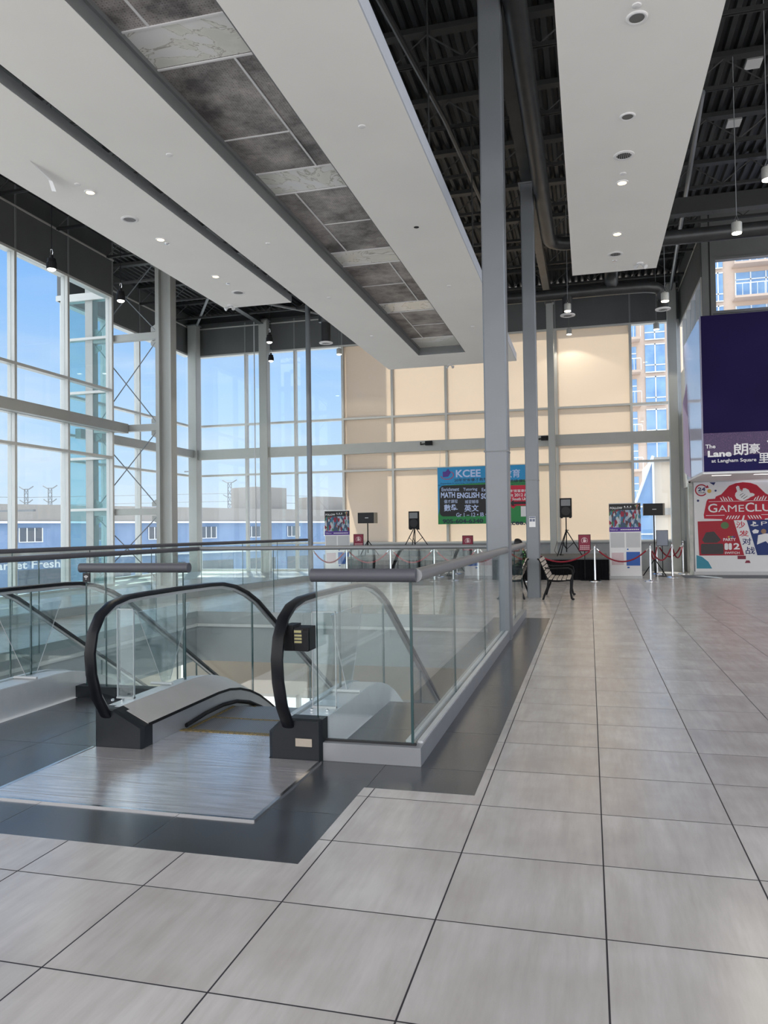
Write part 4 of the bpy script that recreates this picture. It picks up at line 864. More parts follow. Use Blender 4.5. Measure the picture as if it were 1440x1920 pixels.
# sign stands with a raised hand
def sign_stand(x, y, z0, zs, lab, blank=False, tilt=0):
    t = thing('sign_stand', lab, 'sign stand', (x, y, z0))
    m_ = MB(); m_.tube([(x, y, z0), (x, y, zs)], .011, 8); m_.build('pole', [BLKP], t, True)
    m_ = MB(); m_.lathe([(.13, 0), (.13, .012), (.02, .02)], (x, y, z0), 20); m_.build('base', [BLKP], t, True)
    w_ = .15
    m_ = MB(); m_.box(x-w_-.012, x+w_+.012, y-.02, y-.005, zs-.012, zs+.442); m_.build('frame', [BLKP], t)
    m_ = MB(); m_.box(x-w_, x+w_, y-.024, y-.02, zs, zs+.43); m_.build('board', [flat('print_slate', (.30, .34, .42)) if blank else PMAROON], t)
    if not blank:
        m_ = MB(); yy = y-.028; cx, cz = x, zs+.28
        ring = [(cx+.085*math.cos(a), cz+.085*math.sin(a)) for a in [R(i*15-50) for i in range(20)]]+[(cx+.075*math.cos(a), cz+.075*math.sin(a)) for a in [R((19-i)*15-50) for i in range(20)]]
        m_.poly(ring, yy)
        m_.poly([(cx-.035, cz-.05), (cx+.03, cz-.05), (cx+.055, cz+.01), (cx+.04, cz+.015), (cx+.03, cz), (cx+.03, cz+.045), (cx-.035, cz+.045)], yy)
        for q, hh in enumerate((.04, .055, .06, .05)): m_.box(cx-.035+q*.0165, cx-.035+q*.0165+.013, yy, yy+.002, cz+.03, cz+.02+hh)
        [m_.box(x-.12+q*.052, x-.12+q*.052+.042, yy, yy+.002, zs+z_, zs+z_+.02) for q in range(5) for z_ in (.035, .08, .125)]
        m_.build('hand_symbol', [flat('print_blush', (.75, .55, .58))], t)
sign_stand(-.13, 22.3-.6, 0, .80, 'maroon raised hand sign on a thin stand right of the right bench')
sign_stand(-3.5, 23.0, .61, .80, 'maroon raised hand sign standing left of the first grey column')
sign_stand(-6.98, 23.3, .61, .88, 'maroon raised hand sign in front of the wide left loudspeaker')
sign_stand(2.02, 23.6, 0, .88, 'blank slate coloured sign board among the rope posts at right', True)
# rope posts
def post(x, y, lab):
    t = thing('rope_post', lab, 'rope post', (x, y, 0), 'chrome rope posts')
    m_ = MB(); m_.lathe([(.17, 0), (.17, .012), (.13, .03), (.03, .04), (.026, .05), (.024, .88), (.032, .885), (.032, .90), (.02, .91), (.018, .925)], (x, y, 0), 24); m_.build('pole', [CHROME], t, True)
    m_ = MB(); m_.lathe([(.006, 0), (.024, .012), (.032, .034), (.024, .056), (.006, .068)], (x, y, .92), 16); m_.build('ball', [CHROME], t, True)
    m_ = MB(); m_.tube([(x+.04*math.cos(a), y+.04*math.sin(a), .86) for a in [i*math.pi/5 for i in range(10)]], .006, 6, closed=True); m_.build('hook_ring', [CHROME], t, True)
PT = {'a': (-6.71, 21.2, 'left of the stage centre, first from the pipe column'), 'b': (-5.42, 21.2, 'before the stage, second from the pipe column'), 'c': (-4.17, 21.2, 'before the stage, third from the pipe column'), 'd': (-2.95, 21.2, 'before the stage, just left of the first grey column'),
      'e': (-1.6, 21.3, 'behind the second grey column'), 'f': (.13, 21.35, 'between the right bench and the roll up banner'), 'g': (1.53, 21.4, 'right of the right roll up banner, nearest of the right group'), 'h': (2.22, 23.0, 'middle of the right group near the blank sign board'), 'i': (2.70, 24.75, 'farthest of the right group, by the wall corner'), 'j': (1.95, 24.6, 'hidden behind the blank sign board at right')}
for k_, (x, y, l) in PT.items(): post(x, y, 'chrome rope post standing %s' % l)
def rope(p, q, lab, sag=.34):
    a = Vector((p[0], p[1], .86)); b_ = Vector((q[0], q[1], .86)); dr = (b_-a); u = dr.normalized(); a += u*.05; b_ -= u*.05
    t = thing('velvet_rope', lab, 'rope', tuple(a), 'red velvet ropes')
    pts = [a.lerp(b_, s_/14)-Vector((0, 0, sag*4*(s_/14)*(1-s_/14))) for s_ in range(15)]
    m_ = MB(); m_.tube(pts, .02, 8); m_.build('cord', [ROPE], t, True)
    for e_ in (0, -1):
        m_ = MB(); m_.tube([pts[e_], pts[e_]+(pts[1 if e_ == 0 else -2]-pts[e_])*.6], .023, 8); m_.build('end_cap', [CHROME], t, True)
rope((-7.84, 21.4), PT['a'], 'red velvet rope hanging from the thin pipe column')
for k1, k2, l in (('a', 'b', 'red velvet rope swag before the left end of the stage'), ('b', 'c', 'red velvet rope swag before the tripod loudspeaker on the left'), ('c', 'd', 'red velvet rope swag left of the first grey column'), ('d', 'e', 'red velvet rope swag passing behind the first grey column'), ('e', 'f', 'red velvet rope swag behind the right bench'),
                  ('f', 'g', 'red velvet rope swag in front of the right roll up banner'), ('g', 'h', 'red velvet rope from the nearest to the middle post of the right group'), ('h', 'i', 'red velvet rope from the middle to the farthest post of the right group'), ('g', 'j', 'red velvet rope running to the post behind the blank sign board'), ('j', 'i', 'red velvet rope between the two rearmost posts')): rope(PT[k1], PT[k2], l)
# ------------------------------------------------------------------ big banner with school advert
t = thing('school_banner', 'large green, blue and black tutoring banner hanging on the back windows', 'banner', (-3.4, 25.85, 1.6))
BY = 25.85
def bxp(c): return -4.93+(c-91)*.00372
def bzp(c, cx=91): return 3.52-(c-122+(cx-91)*.036)*.00376
m_ = MB(); m_.box(bxp(91), bxp(990), BY, BY+.01, bzp(632), bzp(122)); m_.build('sheet', [PGREEN], t)
for xx_ in (-4.85, -3.3, -1.75):
    m_ = MB(); m_.tube([(xx_, 25.86, 3.45), (xx_, 25.99, 4.2)], .006, 5); m_.build('hanging_cord', [PGREY], t)
m_ = MB(); m_.poly([(bxp(91), bzp(122)), (bxp(990), bzp(122)), (bxp(990), bzp(245)), (bxp(700), bzp(262)), (bxp(91), bzp(285)), ], BY-.003); m_.poly([(bxp(91), bzp(280)), (bxp(150), bzp(280)), (bxp(91), bzp(560))], BY-.003); m_.build('blue_header', [PSKY], t)
def rrect(m_, x0, x1, z0, z1, r_, y):
    pts = []
    for cx, cz, a0 in ((x1-r_, z1-r_, 0), (x0+r_, z1-r_, 90), (x0+r_, z0+r_, 180), (x1-r_, z0+r_, 270)):
        pts += [(cx+r_*math.cos(R(a0+i*18)), cz+r_*math.sin(R(a0+i*18))) for i in range(6)]
    m_.poly(pts, y)
m_ = MB(); rrect(m_, bxp(107), bxp(690), bzp(562), bzp(285), .14, BY-.006); m_.build('black_board', [PBLACK], t)
m_ = MB()
Tx = lambda s_, a, b_, c, d_, bold=0: m_.text(s_, bxp(a), bxp(b_), bzp(d_, (a+b_)/2), bzp(c, (a+b_)/2), BY-.008, bold)
Tx('KCEE', 260, 485, 138, 205, .025); Tx('卓越教育', 540, 835, 110+26, 184+26, .01)
Tx('Enrichment', 128, 288, 300, 332, .01); Tx('Tutoring', 325, 452, 300, 332, .01); Tx('Exam', 492, 570, 300, 330, .01)
Tx('MATH', 120, 250, 342, 392, .03); Tx('ENGLISH', 268, 470, 342, 392, .03); Tx('SCIENCE', 484, 680, 345, 395, .03)
Tx('優才課程', 148, 272, 408, 440); Tx('補習輔導', 338, 462, 408, 440); Tx('數學', 146, 272, 450, 512, .02); Tx('英文', 332, 462, 450, 512, .02); Tx('科學', 525, 650, 450, 512, .02)
Tx('Gr 1 – 12 • IB • AP', 258, 600, 520, 556, .01)
m_.build('white_lettering', [flat('print_paleblue', (.55, .66, .95))], t)
for nm_, a_ in (('phone_lettering', ('905-604-6340', 133, 500, 578, 618, .03)), ('web_lettering', ('kcee.ca', 720, 935, 578, 622, .03)), ('dark_lettering', ('20年安省優才教學經驗', 245, 620, 212, 242, .01)), ('dark_lettering', ('成績優越', 735, 900, 222, 250, .01)), ('dark_lettering', ('Expertise in teaching Ontario Curriculum', 120, 560, 250, 268)), ('dark_lettering', ('is proven', 720, 885, 256, 272))):
    m_ = MB(); Tx(*a_); m_.build(nm_, [flat('print_darkblue', (.01, .03, .06))], t)
m_ = MB(); rrect(m_, bxp(700), bxp(985), bzp(480), bzp(300), .12, BY-.005); m_.poly([(bxp(735), bzp(475)), (bxp(800), bzp(475)), (bxp(770), bzp(505))], BY-.005); m_.build('red_bubble', [flat('print_bright_red', (.60, .01, .05))], t)
m_ = MB(); Tx('對面富豪樓', 745, 900, 310, 335, .01); Tx('Unit 2012 & 2015', 705, 975, 344, 372, .02); Tx('#17 South Unionville', 700, 980, 380, 408, .02); m_.build('bubble_lettering', [PWHITE], t)
m_ = MB(); m_.poly([(bxp(735), bzp(455)), (bxp(775), bzp(428)), (bxp(775), bzp(443)), (bxp(960), bzp(443)), (bxp(960), bzp(466)), (bxp(775), bzp(466)), (bxp(775), bzp(482))], BY-.009); m_.build('black_arrow', [PBLACK], t)
m_ = MB(); m_.poly([(bxp(835), bzp(575)), (bxp(930), bzp(575)), (bxp(930), bzp(485)), (bxp(835), bzp(485))], BY-.007); m_.build('white_square', [PWHITE], t)
m_ = MB(); m_.poly([(bxp(140), bzp(160)), (bxp(165), bzp(160)), (bxp(190), bzp(135)), (bxp(200), bzp(150)), (bxp(215), bzp(170)), (bxp(190), bzp(205)), (bxp(140), bzp(210))], BY-.007); m_.build('purple_mark', [PPURP], t)
m_ = MB(); m_.poly([(bxp(180+62*math.cos(R(a))), bzp(192-40*math.sin(R(a))-0)) for a in range(-170, 60, 15)]+[(bxp(180+56*math.cos(R(a))), bzp(192-35*math.sin(R(a)))) for a in range(55, -171, -15)], BY-.008); m_.build('red_orbit', [PRED], t)
m_ = MB(); m_.box(-1.20, -1.08, 16.385, 16.395, 1.52, 1.68); m_.box(-1.20, -1.08, 16.383, 16.386, 1.655, 1.68); c0 = thing('notice_sheet', 'small white notice taped to the second grey column', 'notice', (-1.14, 16.39, 1.5)); m_ = MB(); m_.box(-1.205, -1.075, 16.388, 16.396, 1.46, 1.68); m_.build('sheet', [PWHITE], c0)
m_ = MB(); m_.box(-1.20, -1.08, 16.385, 16.388, 1.645, 1.675); m_.box(-1.195, -1.145, 16.385, 16.388, 1.575, 1.63); m_.box(-1.135, -1.085, 16.385, 16.388, 1.575, 1.63); m_.build('print', [flat('print_slate2', (.16, .18, .26))], c0)
# ------------------------------------------------------------------ purple sign box
t = thing('purple_sign_box', 'huge dark purple sign box lettered The Lane at Langham Square', 'sign', (4.6, 21, 2.8))
BX0, BY0, BY1, BZ0, BZ1 = 2.80, 20.9, 25.4, 2.78, 6.72
m_ = MB(); m_.box(BX0, 9, BY0, 24.2, BZ0, BZ1) ; m_.build('casing', [flat('casing_lilac', (.50, .50, .66), .25)], t)
def lx(c): return BX0+(c-366)/470
def lz(c): return BZ0+(662-c)/470
m_ = MB(); m_.box(BX0+.02, 8.98, BY0-.02, BY0, lz(205), BZ1); m_.build('purple_field', [mat('deep_purple', (.012, .007, .055), .7, spec=.12, var=.2, scale=.7)], t)
PATT, _t, _b = newmat('purple_crackle'); _g = _t.nodes.new('ShaderNodeTexCoord'); _v = _t.nodes.new('ShaderNodeTexVoronoi'); _v.feature = 'DISTANCE_TO_EDGE'; _v.inputs['Scale'].default_value = 24
_r = _t.nodes.new('ShaderNodeValToRGB'); _r.color_ramp.elements[0].position = .02; _r.color_ramp.elements[0].color = (.10, .035, .14, 1); _r.color_ramp.elements[1].position = .09; _r.color_ramp.elements[1].color = (.035, .014, .085, 1)
_t.links.new(_g.outputs['Object'], _v.inputs[0]); _t.links.new(_v.outputs['Distance'], _r.inputs[0]); _t.links.new(_r.outputs[0], _b.inputs['Base Color']); _b.inputs['Roughness'].default_value = .4
m_ = MB(); m_.box(BX0+.02, 8.98, BY0-.02, BY0, lz(470), lz(205)); m_.build('crackle_band', [PATT], t)
m_ = MB(); m_.box(BX0+.02, 8.98, BY0-.02, BY0, BZ0+.01, lz(470)); m_.build('blue_foot', [mat('indigo', (.014, .010, .085), .6, spec=.15)], t)
m_ = MB(); m_.text('The', lx(395), lx(505), lz(385), lz(338), BY0-.024, .02); m_.text('Lane', lx(418), lx(678), lz(488), lz(412), BY0-.024, .04)
m_.text('at Langham Square', lx(458), lx(943), lz(565), lz(512), BY0-.024, .012); m_.text('朗', lx(698), lx(858), lz(478), lz(335), BY0-.024, .012); m_.text('豪', lx(868), lx(985), lz(462), lz(345), BY0-.024, .012); m_.text('里', lx(968), lx(1080), lz(575), lz(460), BY0-.024, .012)
m_.build('white_lettering', [PWHITE], t)
m_ = MB(); cones(m_, lx(1165), lz(445), .75, BY0-.026); m_.build('cone_emblem', [PWHITE, PWHITE, PWHITE, PGREEN, PORANGE, PMAROON], t)
m_ = MB(); m_.box(BX0, 9, BY0, 24.2, BZ0-.05, BZ0-.002); m_.build('soffit', [PWHITE], t)
for x0, x1, y0 in ((3.1, 3.55, 21.5), (4.1, 6.0, 21.5)):
    m_ = MB(); m_.box(x0, x1, y0, y0+.14, BZ0-.056, BZ0-.05); m_.build('strip_light', [STRIPL], t)
# side poster: glossy lilac
m_ = MB(); m_.box(BX0-.012, BX0-.002, BY0+.05, BY1-1.25, BZ0+.02, BZ1-.02); m_.build('side_sheet', [flat('lilac_gloss', (.42, .42, .62), .12)], t)
m_ = MB(); m_.add([(BX0-.02, 23.6, BZ1-1.2), (BX0-.10, 24.0, 5.0), (BX0-.08, 24.15, 3.0), (BX0-.02, 23.2, 2.75), (BX0-.02, 23.5, 4.5)], [(0, 1, 4), (1, 2, 3, 4), (4, 1, 0), (4, 3, 2, 1)]); m_.build('loose_sheet', [flat('lilac_paper', (.55, .45, .68))], t, label='loose curling lilac sheet')
m_ = MB(); m_.box(BX0+.06, XR-.01, 24.25, 25.7, 2.6, 6.2); tag(m_.build('wall_duct_cover', [WARMG]), 'pale boxed duct cover on the wall behind the purple sign', 'duct cover')
for z in (3.0, 4.8, 6.3):
    pass
# ------------------------------------------------------------------ shop hoarding below the sign box
GY = 24.3
def gx(c): return 3.0+(c-262)/409
def gz(c): return 2.70-(c-812)/409
t = thing('shop_hoarding', 'white shop front panel with a red GameClub crest and game posters', 'shop front', (4.5, GY, 0))
m_ = MB(); m_.box(2.98, 7.5, GY, GY+.1, .10, 2.70); m_.build('panel', [PWHITE], t)
m_ = MB(); m_.box(2.93, 7.5, GY-.02, GY+.12, 0, .10); m_.build('plinth', [PGREY], t)
m_ = MB(); m_.box(2.93, 7.5, GY+.0, GY+.12, 2.70, 2.76); m_.build('header', [WARMG], t)
m_ = MB(); m_.box(2.84, 2.94, GY-.02, GY+.2, 0, 2.70); m_.build('side_panel', [mat('sage_marble', (.34, .38, .34), .25, col2=(.55, .53, .50), scale=3)], t)
m_ = MB()
crest = [(365, 1245), (360, 1200), (395, 1040), (410, 1015), (490, 1010), (500, 985), (560, 960), (600, 915), (650, 860), (720, 832), (800, 822), (880, 832), (950, 860), (1000, 915), (1040, 960), (1085, 985), (1095, 1005), (1195, 1015), (1260, 1040), (1300, 1200), (1290, 1245), (1030, 1255), (1020, 1290), (570, 1290), (562, 1255)]
m_.poly([(gx(a), gz(b_)) for a, b_ in crest], GY-.004); m_.build('red_crest', [flat('crest_red', (.50, .008, .035))], t)
m_ = MB(); m_.text('G', gx(410), gx(512), gz(1175), gz(1070), GY-.008, .01); m_.text('AME', gx(520), gx(805), gz(1170), gz(1090), GY-.008, 0); m_.text('C', gx(820), gx(915), gz(1175), gz(1065), GY-.008, .01); m_.text('LUB', gx(925), gx(1200), gz(1170), gz(1085), GY-.008, .01)
m_.box(gx(420), gx(1240), GY-.007, GY-.004, gz(1047), gz(1042)); m_.box(gx(385), gx(590), GY-.007, GY-.004, gz(1212), gz(1206)); m_.box(gx(990), gx(1260), GY-.007, GY-.004, gz(1212), gz(1206)); m_.box(gx(370), gx(560), GY-.007, GY-.004, gz(1262), gz(1254))
# thumb and little finger hand
m_.poly([(gx(a), gz(b_)) for a, b_ in [(722, 880), (740, 862), (758, 870), (764, 900), (790, 925), (800, 895), (830, 895), (860, 915), (875, 950), (905, 955), (925, 968), (918, 985), (880, 1000), (850, 1020), (800, 1042), (760, 1035), (725, 1015), (710, 980), (715, 950), (735, 930)]], GY-.008)
for s_ in (-1, 1):
    for q in range(5):
        a = 800+s_*(110+q*28); m_.poly([(gx(a), gz(1038)), (gx(a+s_*14), gz(1038)), (gx(a+s_*34), gz(1000-((q*13)%24))), (gx(a+s_*22), gz(1004-((q*13)%24)))], GY-.007)
        a = 800+s_*(40+q*30); m_.poly([(gx(a), gz(1215)), (gx(a+s_*12), gz(1215)), (gx(a+s_*36), gz(1255)), (gx(a+s_*22), gz(1255))], GY-.007)
m_.poly([(gx(770), gz(1290)), (gx(795), gz(1215)), (gx(812), gz(1212)), (gx(795), gz(1290))], GY-.008)
m_.build('crest_lettering', [PWHITE], t)
m_ = MB()
for pts in ([(760, 975), (800, 950), (803, 953), (764, 980)], [(775, 1000), (820, 965), (823, 968), (780, 1005)], [(795, 1018), (845, 985), (848, 989), (800, 1022)], [(763, 905), (790, 930), (787, 934), (760, 910)]): m_.poly([(gx(a), gz(b_)) for a, b_ in pts], GY-.011)
m_.build('finger_lines', [PBLACK], t)
m_ = MB(); ring = [(340+72*math.cos(R(a)), 905-72*math.sin(R(a))) for a in range(40, 321, 14)]+[(340+58*math.cos(R(a)), 905-58*math.sin(R(a))) for a in range(320, 39, -14)]
m_.poly([(gx(a), gz(b_)) for a, b_ in ring], GY-.005); m_.poly([(gx(380), gz(880)), (gx(425), gz(880)), (gx(410), gz(845))], GY-.005); m_.build('round_arrow', [flat('arrow_red', (.45, .01, .04))], t)
m_ = MB(); m_.text('24', gx(300), gx(385), gz(918), gz(872), GY-.008, .03); m_.text('HOURS', gx(300), gx(385), gz(942), gz(928), GY-.008, .02)
for cx, cz, r_ in ((300, 1030, 14), (498, 915, 12), (1105, 872, 12)): m_.disc(gx(cx), gz(cz), r_/409, GY-.006, 10)
m_.poly([(gx(430), gz(815)), (gx(500), gz(815)), (gx(480), gz(850))], GY-.005); m_.build('dark_print', [PNAVY], t)
m_ = MB(); m_.disc(gx(428), gz(918), .06, GY-.006, 8); m_.build('bell_print', [PGOLD], t)
m_ = MB(); m_.poly([(gx(290), gz(1278)), (gx(690), gz(1272)), (gx(795), gz(1685)), (gx(300), gz(1685))], GY-.009); m_.build('red_poster', [flat('poster_red', (.40, .01, .03))], t)
m_ = MB(); m_.poly([(gx(690), gz(1270)), (gx(828), gz(1270)), (gx(935), gz(1685)), (gx(797), gz(1685))], GY-.010); m_.build('white_strip', [PWHITE], t)
m_ = MB(); m_.poly([(gx(830), gz(1270)), (gx(1400), gz(1266)), (gx(1400), gz(1680)), (gx(937), gz(1684))], GY-.009); m_.build('blue_poster', [flat('poster_blue', (.008, .03, .17))], t)
m_ = MB(); m_.text('沙', gx(712), gx(812), gz(1365), gz(1285), GY-.014, .012); m_.text('发', gx(742), gx(850), gz(1462), gz(1392), GY-.014, .012); m_.build('red_characters', [PRED], t)
m_ = MB(); m_.text('对', gx(775), gx(875), gz(1562), gz(1480), GY-.014, .012); m_.text('战', gx(810), gx(912), gz(1672), gz(1585), GY-.014, .012); m_.build('blue_characters', [PNAVY], t)
m_ = MB(); m_.text('2', gx(680), gx(748), gz(1615), gz(1540), GY-.013, .03); m_.text('SWITCH', gx(582), gx(745), gz(1668), gz(1642), GY-.013, .02); m_.text('PARTY', gx(570), gx(708), gz(1515), gz(1480), GY-.013, .02)
rrect(m_, gx(582), gx(622), gz(1620), gz(1540), .04, GY-.013); rrect(m_, gx(627), gx(662), gz(1620), gz(1540), .04, GY-.013)
m_.text('PS5', gx(985), gx(1190), gz(1335), gz(1290), GY-.013, -.005)
m_.poly([(gx(895), gz(1285)), (gx(930), gz(1297)), (gx(930), gz(1320)), (gx(908), gz(1312)), (gx(908), gz(1345)), (gx(895), gz(1340))], GY-.013); m_.poly([(gx(865), gz(1330)), (gx(895), gz(1318)), (gx(895), gz(1328)), (gx(880), gz(1336)), (gx(950), gz(1328)), (gx(958), gz(1336)), (gx(905), gz(1348))], GY-.013)
m_.poly([(gx(935), gz(1560)), (gx(950), gz(1450)), (gx(1030), gz(1430)), (gx(1120), gz(1440)), (gx(1160), gz(1500)), (gx(1070), gz(1565)), (gx(1030), gz(1520))], GY-.011)
m_.poly([(gx(885), gz(1400)), (gx(920), gz(1378)), (gx(960), gz(1395)), (gx(950), gz(1425)), (gx(900), gz(1430))], GY-.011)
m_.build('poster_lettering', [PWHITE], t)
m_ = MB(); rrect(m_, gx(320), gx(570), gz(1670), gz(1545), .05, GY-.013); m_.poly([(gx(335), gz(1500)), (gx(380), gz(1410)), (gx(470), gz(1400)), (gx(545), gz(1500)), (gx(500), gz(1535)), (gx(360), gz(1535))], GY-.012); m_.build('console_print', [flat('print_charcoal', (.05, .045, .05))], t)
m_ = MB(); m_.disc(gx(590), gz(1330), .11, GY-.012, 16, .10); m_.build('globe_print', [flat('print_olive', (.10, .20, .08))], t)
for q, c_ in enumerate((PRED, PGOLD, PGREEN, PTEAL, PPURP)):
    m_ = MB(); m_.disc(gx(610+q*20), gz(1466), .024, GY-.013, 8); m_.build('colour_dot', [c_], t)
m_ = MB(); m_.disc(gx(1105), gz(1585), .06, GY-.013, 12); m_.build('teal_disc', [PTEAL], t); m_ = MB(); m_.poly([(gx(268), gz(1840)), (gx(268), gz(1680)), (gx(330), gz(1700)), (gx(400), gz(1760)), (gx(440), gz(1840))], GY-.005); m_.build('teal_shape', [PTEAL], t)
m_ = MB(); m_.disc(gx(1010), gz(1405), .07, GY-.012, 12); m_.disc(gx(1125), gz(1375), .07, GY-.012, 12); m_.build('face_print', [flat('print_tan', (.30, .18, .11))], t)
m_ = MB(); m_.poly([(gx(722), gz(1730)), (gx(812), gz(1730)), (gx(812), gz(1690)), (gx(722), gz(1690))], GY-.006); m_.poly([(gx(800), gz(1775)), (gx(862), gz(1775)), (gx(850), gz(1745)), (gx(815), gz(1745))], GY-.006); m_.build('small_marks', [PMAROON], t)
m_ = MB(); m_.tube([(2.86, GY-.05, 2.72), (2.86, GY-.12, 2.72)], .03, 12); tag(m_.build('dome_camera', [BLKP], None, True), 'tiny camera above the left edge of the shop front panel', 'camera')
m_ = MB(); m_.add([(3.0, 22.9, .004), (5.6, 22.9, .004), (5.6, 24.2, .004), (3.2, 24.2, .004)], [(0, 1, 2, 3)]); m_ = MB(); m_.box(2.55, 5.8, 22.75, 24.1, 0, .008); tag(m_.build('entrance_mat', [mat('mat_grey', (.17, .19, .21), .8, var=.2, scale=40)]), 'grey flat entrance mat before the shop front panel', 'mat')
# ------------------------------------------------------------------ benches
def bench():
    t = thing('park_bench', '', 'bench', (0,0,0))
    for yy in (-.60, .60):
        m_ = MB()
        m_.tube([(-.30, yy, 0), (-.27, yy, .1), (-.21, yy, .25), (-.19, yy, .37), (-.22, yy, .46), (-.27, yy, .62), (-.36, yy, .80), (-.40, yy, .82)], [.022, .02, .02, .022, .022, .02, .02, .014], 8)
        m_.tube([(.30, yy, 0), (.26, yy, .04), (.24, yy, .15), (.25, yy, .3), (.25, yy, .40)], [.03, .022, .02, .022, .022], 8)
        m_.tube([(-.2, yy, .38), (0, yy, .375), (.25, yy, .40)], .02, 8)
        m_.tube([(.25, yy, .40), (.29, yy, .5), (.27, yy, .60), (.20, yy, .635), (0, yy, .625), (-.15, yy, .62), (-.27, yy, .64)], .014, 8)
        m_.build('side_frame', [BLKP], t, True)
    for q in range(5):
        x = -.15+q*.088; z = .395+(.012 if q in (0, 4) else 0); m_ = MB(); m_.box(x-.034, x+.034, -.62, .62, z, z+.022); m_.build('seat_slat', [WOOD], t)
    for q in range(5):
        zz = .47+q*.08; xx = -.21-(q*.08)*.42; m_ = MB(); m_.prism([(xx+.008, zz-.03), (xx+.03, zz-.022), (xx+.005, zz+.038), (xx-.018, zz+.03)], 1, -.62, .62); m_.build('back_slat', [WOOD], t)
    m_ = MB(); m_.tube([(-.02, -.6, .375), (-.02, .6, .375)], .012, 6); m_.build('stretcher', [BLKP], t)
    return t
bn = bench(); bn.location = (-.62, 16.5, 0); bn['label'] = 'black cast metal bench with pale slats right of the second grey column, facing right'; bn['group'] = 'park benches'
b2 = dup(bn, (-1.59, 16.5, 0), 'black cast metal bench left of the second grey column, a person sits on it', math.pi)
# ------------------------------------------------------------------ seated person
def skin(name, pts, edges, m, parent, sub=2):
    me = bpy.data.meshes.new(name); me.from_pydata([p[:3] for p in pts], edges, [])
    ob = bpy.data.objects.new(name, me); COL.objects.link(ob)
    md = ob.modifiers.new('s', 'SKIN'); md.use_smooth_shade = True
    for i, p_ in enumerate(pts): me.skin_vertices[0].data[i].radius = (p_[3], p_[4] if len(p_) > 4 else p_[3])
    me.skin_vertices[0].data[0].use_root = True
    ms = ob.modifiers.new('u', 'SUBSURF'); ms.levels = sub; ms.render_levels = sub
    dg = bpy.context.evaluated_depsgraph_get(); dg.update()
    nm = bpy.data.meshes.new_from_object(ob.evaluated_get(dg)); bpy.data.objects.remove(ob)
    nm.materials.clear(); nm.materials.append(m); nm.polygons.foreach_set('use_smooth', [True]*len(nm.polygons))
    o = bpy.data.objects.new(name, nm); COL.objects.link(o); o.parent = parent
    return o
SKINM = mat('skin', (.50, .31, .22), .55, var=.08, scale=20); TROU = mat('dark_trousers', (.02, .035, .045), .8, var=.3, scale=10); HAIR = mat('black_hair', (.008, .007, .008), .5, var=.3, scale=40)
SHIRT, _t, _b = newmat('leaf_shirt'); _g = _t.nodes.new('ShaderNodeTexCoord'); _v = _t.nodes.new('ShaderNodeTexVoronoi'); _v.inputs['Scale'].default_value = 26; _s = _t.nodes.new('ShaderNodeSeparateColor'); _r = _t.nodes.new('ShaderNodeValToRGB'); _r.color_ramp.interpolation = 'CONSTANT'
_t.links.new(_g.outputs['Object'], _v.inputs[0]); _t.links.new(_v.outputs['Color'], _s.inputs[0]); _t.links.new(_s.outputs[0], _r.inputs[0]); _t.links.new(_r.outputs[0], _b.inputs['Base Color']); _b.inputs['Roughness'].default_value = .85
_es = _r.color_ramp.elements; _es[0].color = (.008, .015, .012, 1); _es[1].position = .4; _es[1].color = (.03, .14, .05, 1); _q = _es.new(.65); _q.color = (.16, .38, .14, 1); _q = _es.new(.86); _q.color = (.02, .03, .03, 1)
# local frame: facing -X, seat at z .42
per = thing('person', 'person with black hair and green leaf patterned shirt sitting on the left bench', 'person', (-1.395, 16.6, 0))
per['_o'] = (0, 0, 0)
body = [(-.14, 0, .53, .11, .15), (-.10, 0, .66, .10, .14), (-.04, 0, .80, .11, .155), (.02, 0, .93, .095, .155), (.01, 0, 1.00, .055, .06), (-.03, 0, 1.03, .045, .048),
        (.02, .16, .95, .06), (-.06, .22, .76, .046), (-.30, .17, .66, .036), (-.38, .12, .68, .026),
        (.02, -.16, .95, .06), (-.06, -.22, .76, .046), (-.30, -.17, .66, .036), (-.38, -.12, .68, .026),
        (-.14, .10, .50, .085), (-.48, .12, .50, .062), (-.40, .12, .28, .048), (-.38, .12, .08, .036), (-.47, .12, .035, .03),
        (-.14, -.10, .50, .085), (-.48, -.12, .50, .062), (-.40, -.12, .28, .048), (-.38, -.12, .08, .036), (-.47, -.12, .035, .03),
        (-.07, 0, 1.03, .055, .055), (-.10, 0, 1.07, .078, .072), (-.10, 0, 1.12, .07, .066)]
ed = [(0, 1), (1, 2), (2, 3), (3, 4), (4, 5), (3, 6), (6, 7), (7, 8), (8, 9), (3, 10), (10, 11), (11, 12), (12, 13), (0, 14), (14, 15), (15, 16), (16, 17), (17, 18), (0, 19), (19, 20), (20, 21), (21, 22), (22, 23), (5, 24), (24, 25), (25, 26)]
skin('body', body, ed, SKINM, per)
def swell(l, k): return [tuple(p_[:3])+tuple(q*k for q in p_[3:]) for p_ in l]
shirt = swell([body[i] for i in (0, 1, 2, 3, 6, 7, 10, 11)], 1.22); skin('shirt', shirt, [(0, 1), (1, 2), (2, 3), (3, 4), (4, 5), (3, 6), (6, 7)], SHIRT, per)
tr_ = swell([body[i] for i in (0, 14, 15, 16, 17, 19, 20, 21, 22)], 1.18); skin('trousers', tr_, [(0, 1), (1, 2), (2, 3), (3, 4), (0, 5), (5, 6), (6, 7), (7, 8)], TROU, per)
m_ = MB(); m_.lathe([(.112*math.sin(R(q)), -.125*math.cos(R(q))) for q in range(28, 181, 8)], (-.078, 0, 1.10), 24); m_.v = [(a*1 if a > -.13 else -.13+(a+.13)*.35, b_*.86, c_) for a, b_, c_ in m_.v]; m_.build('hair', [HAIR], per, True)
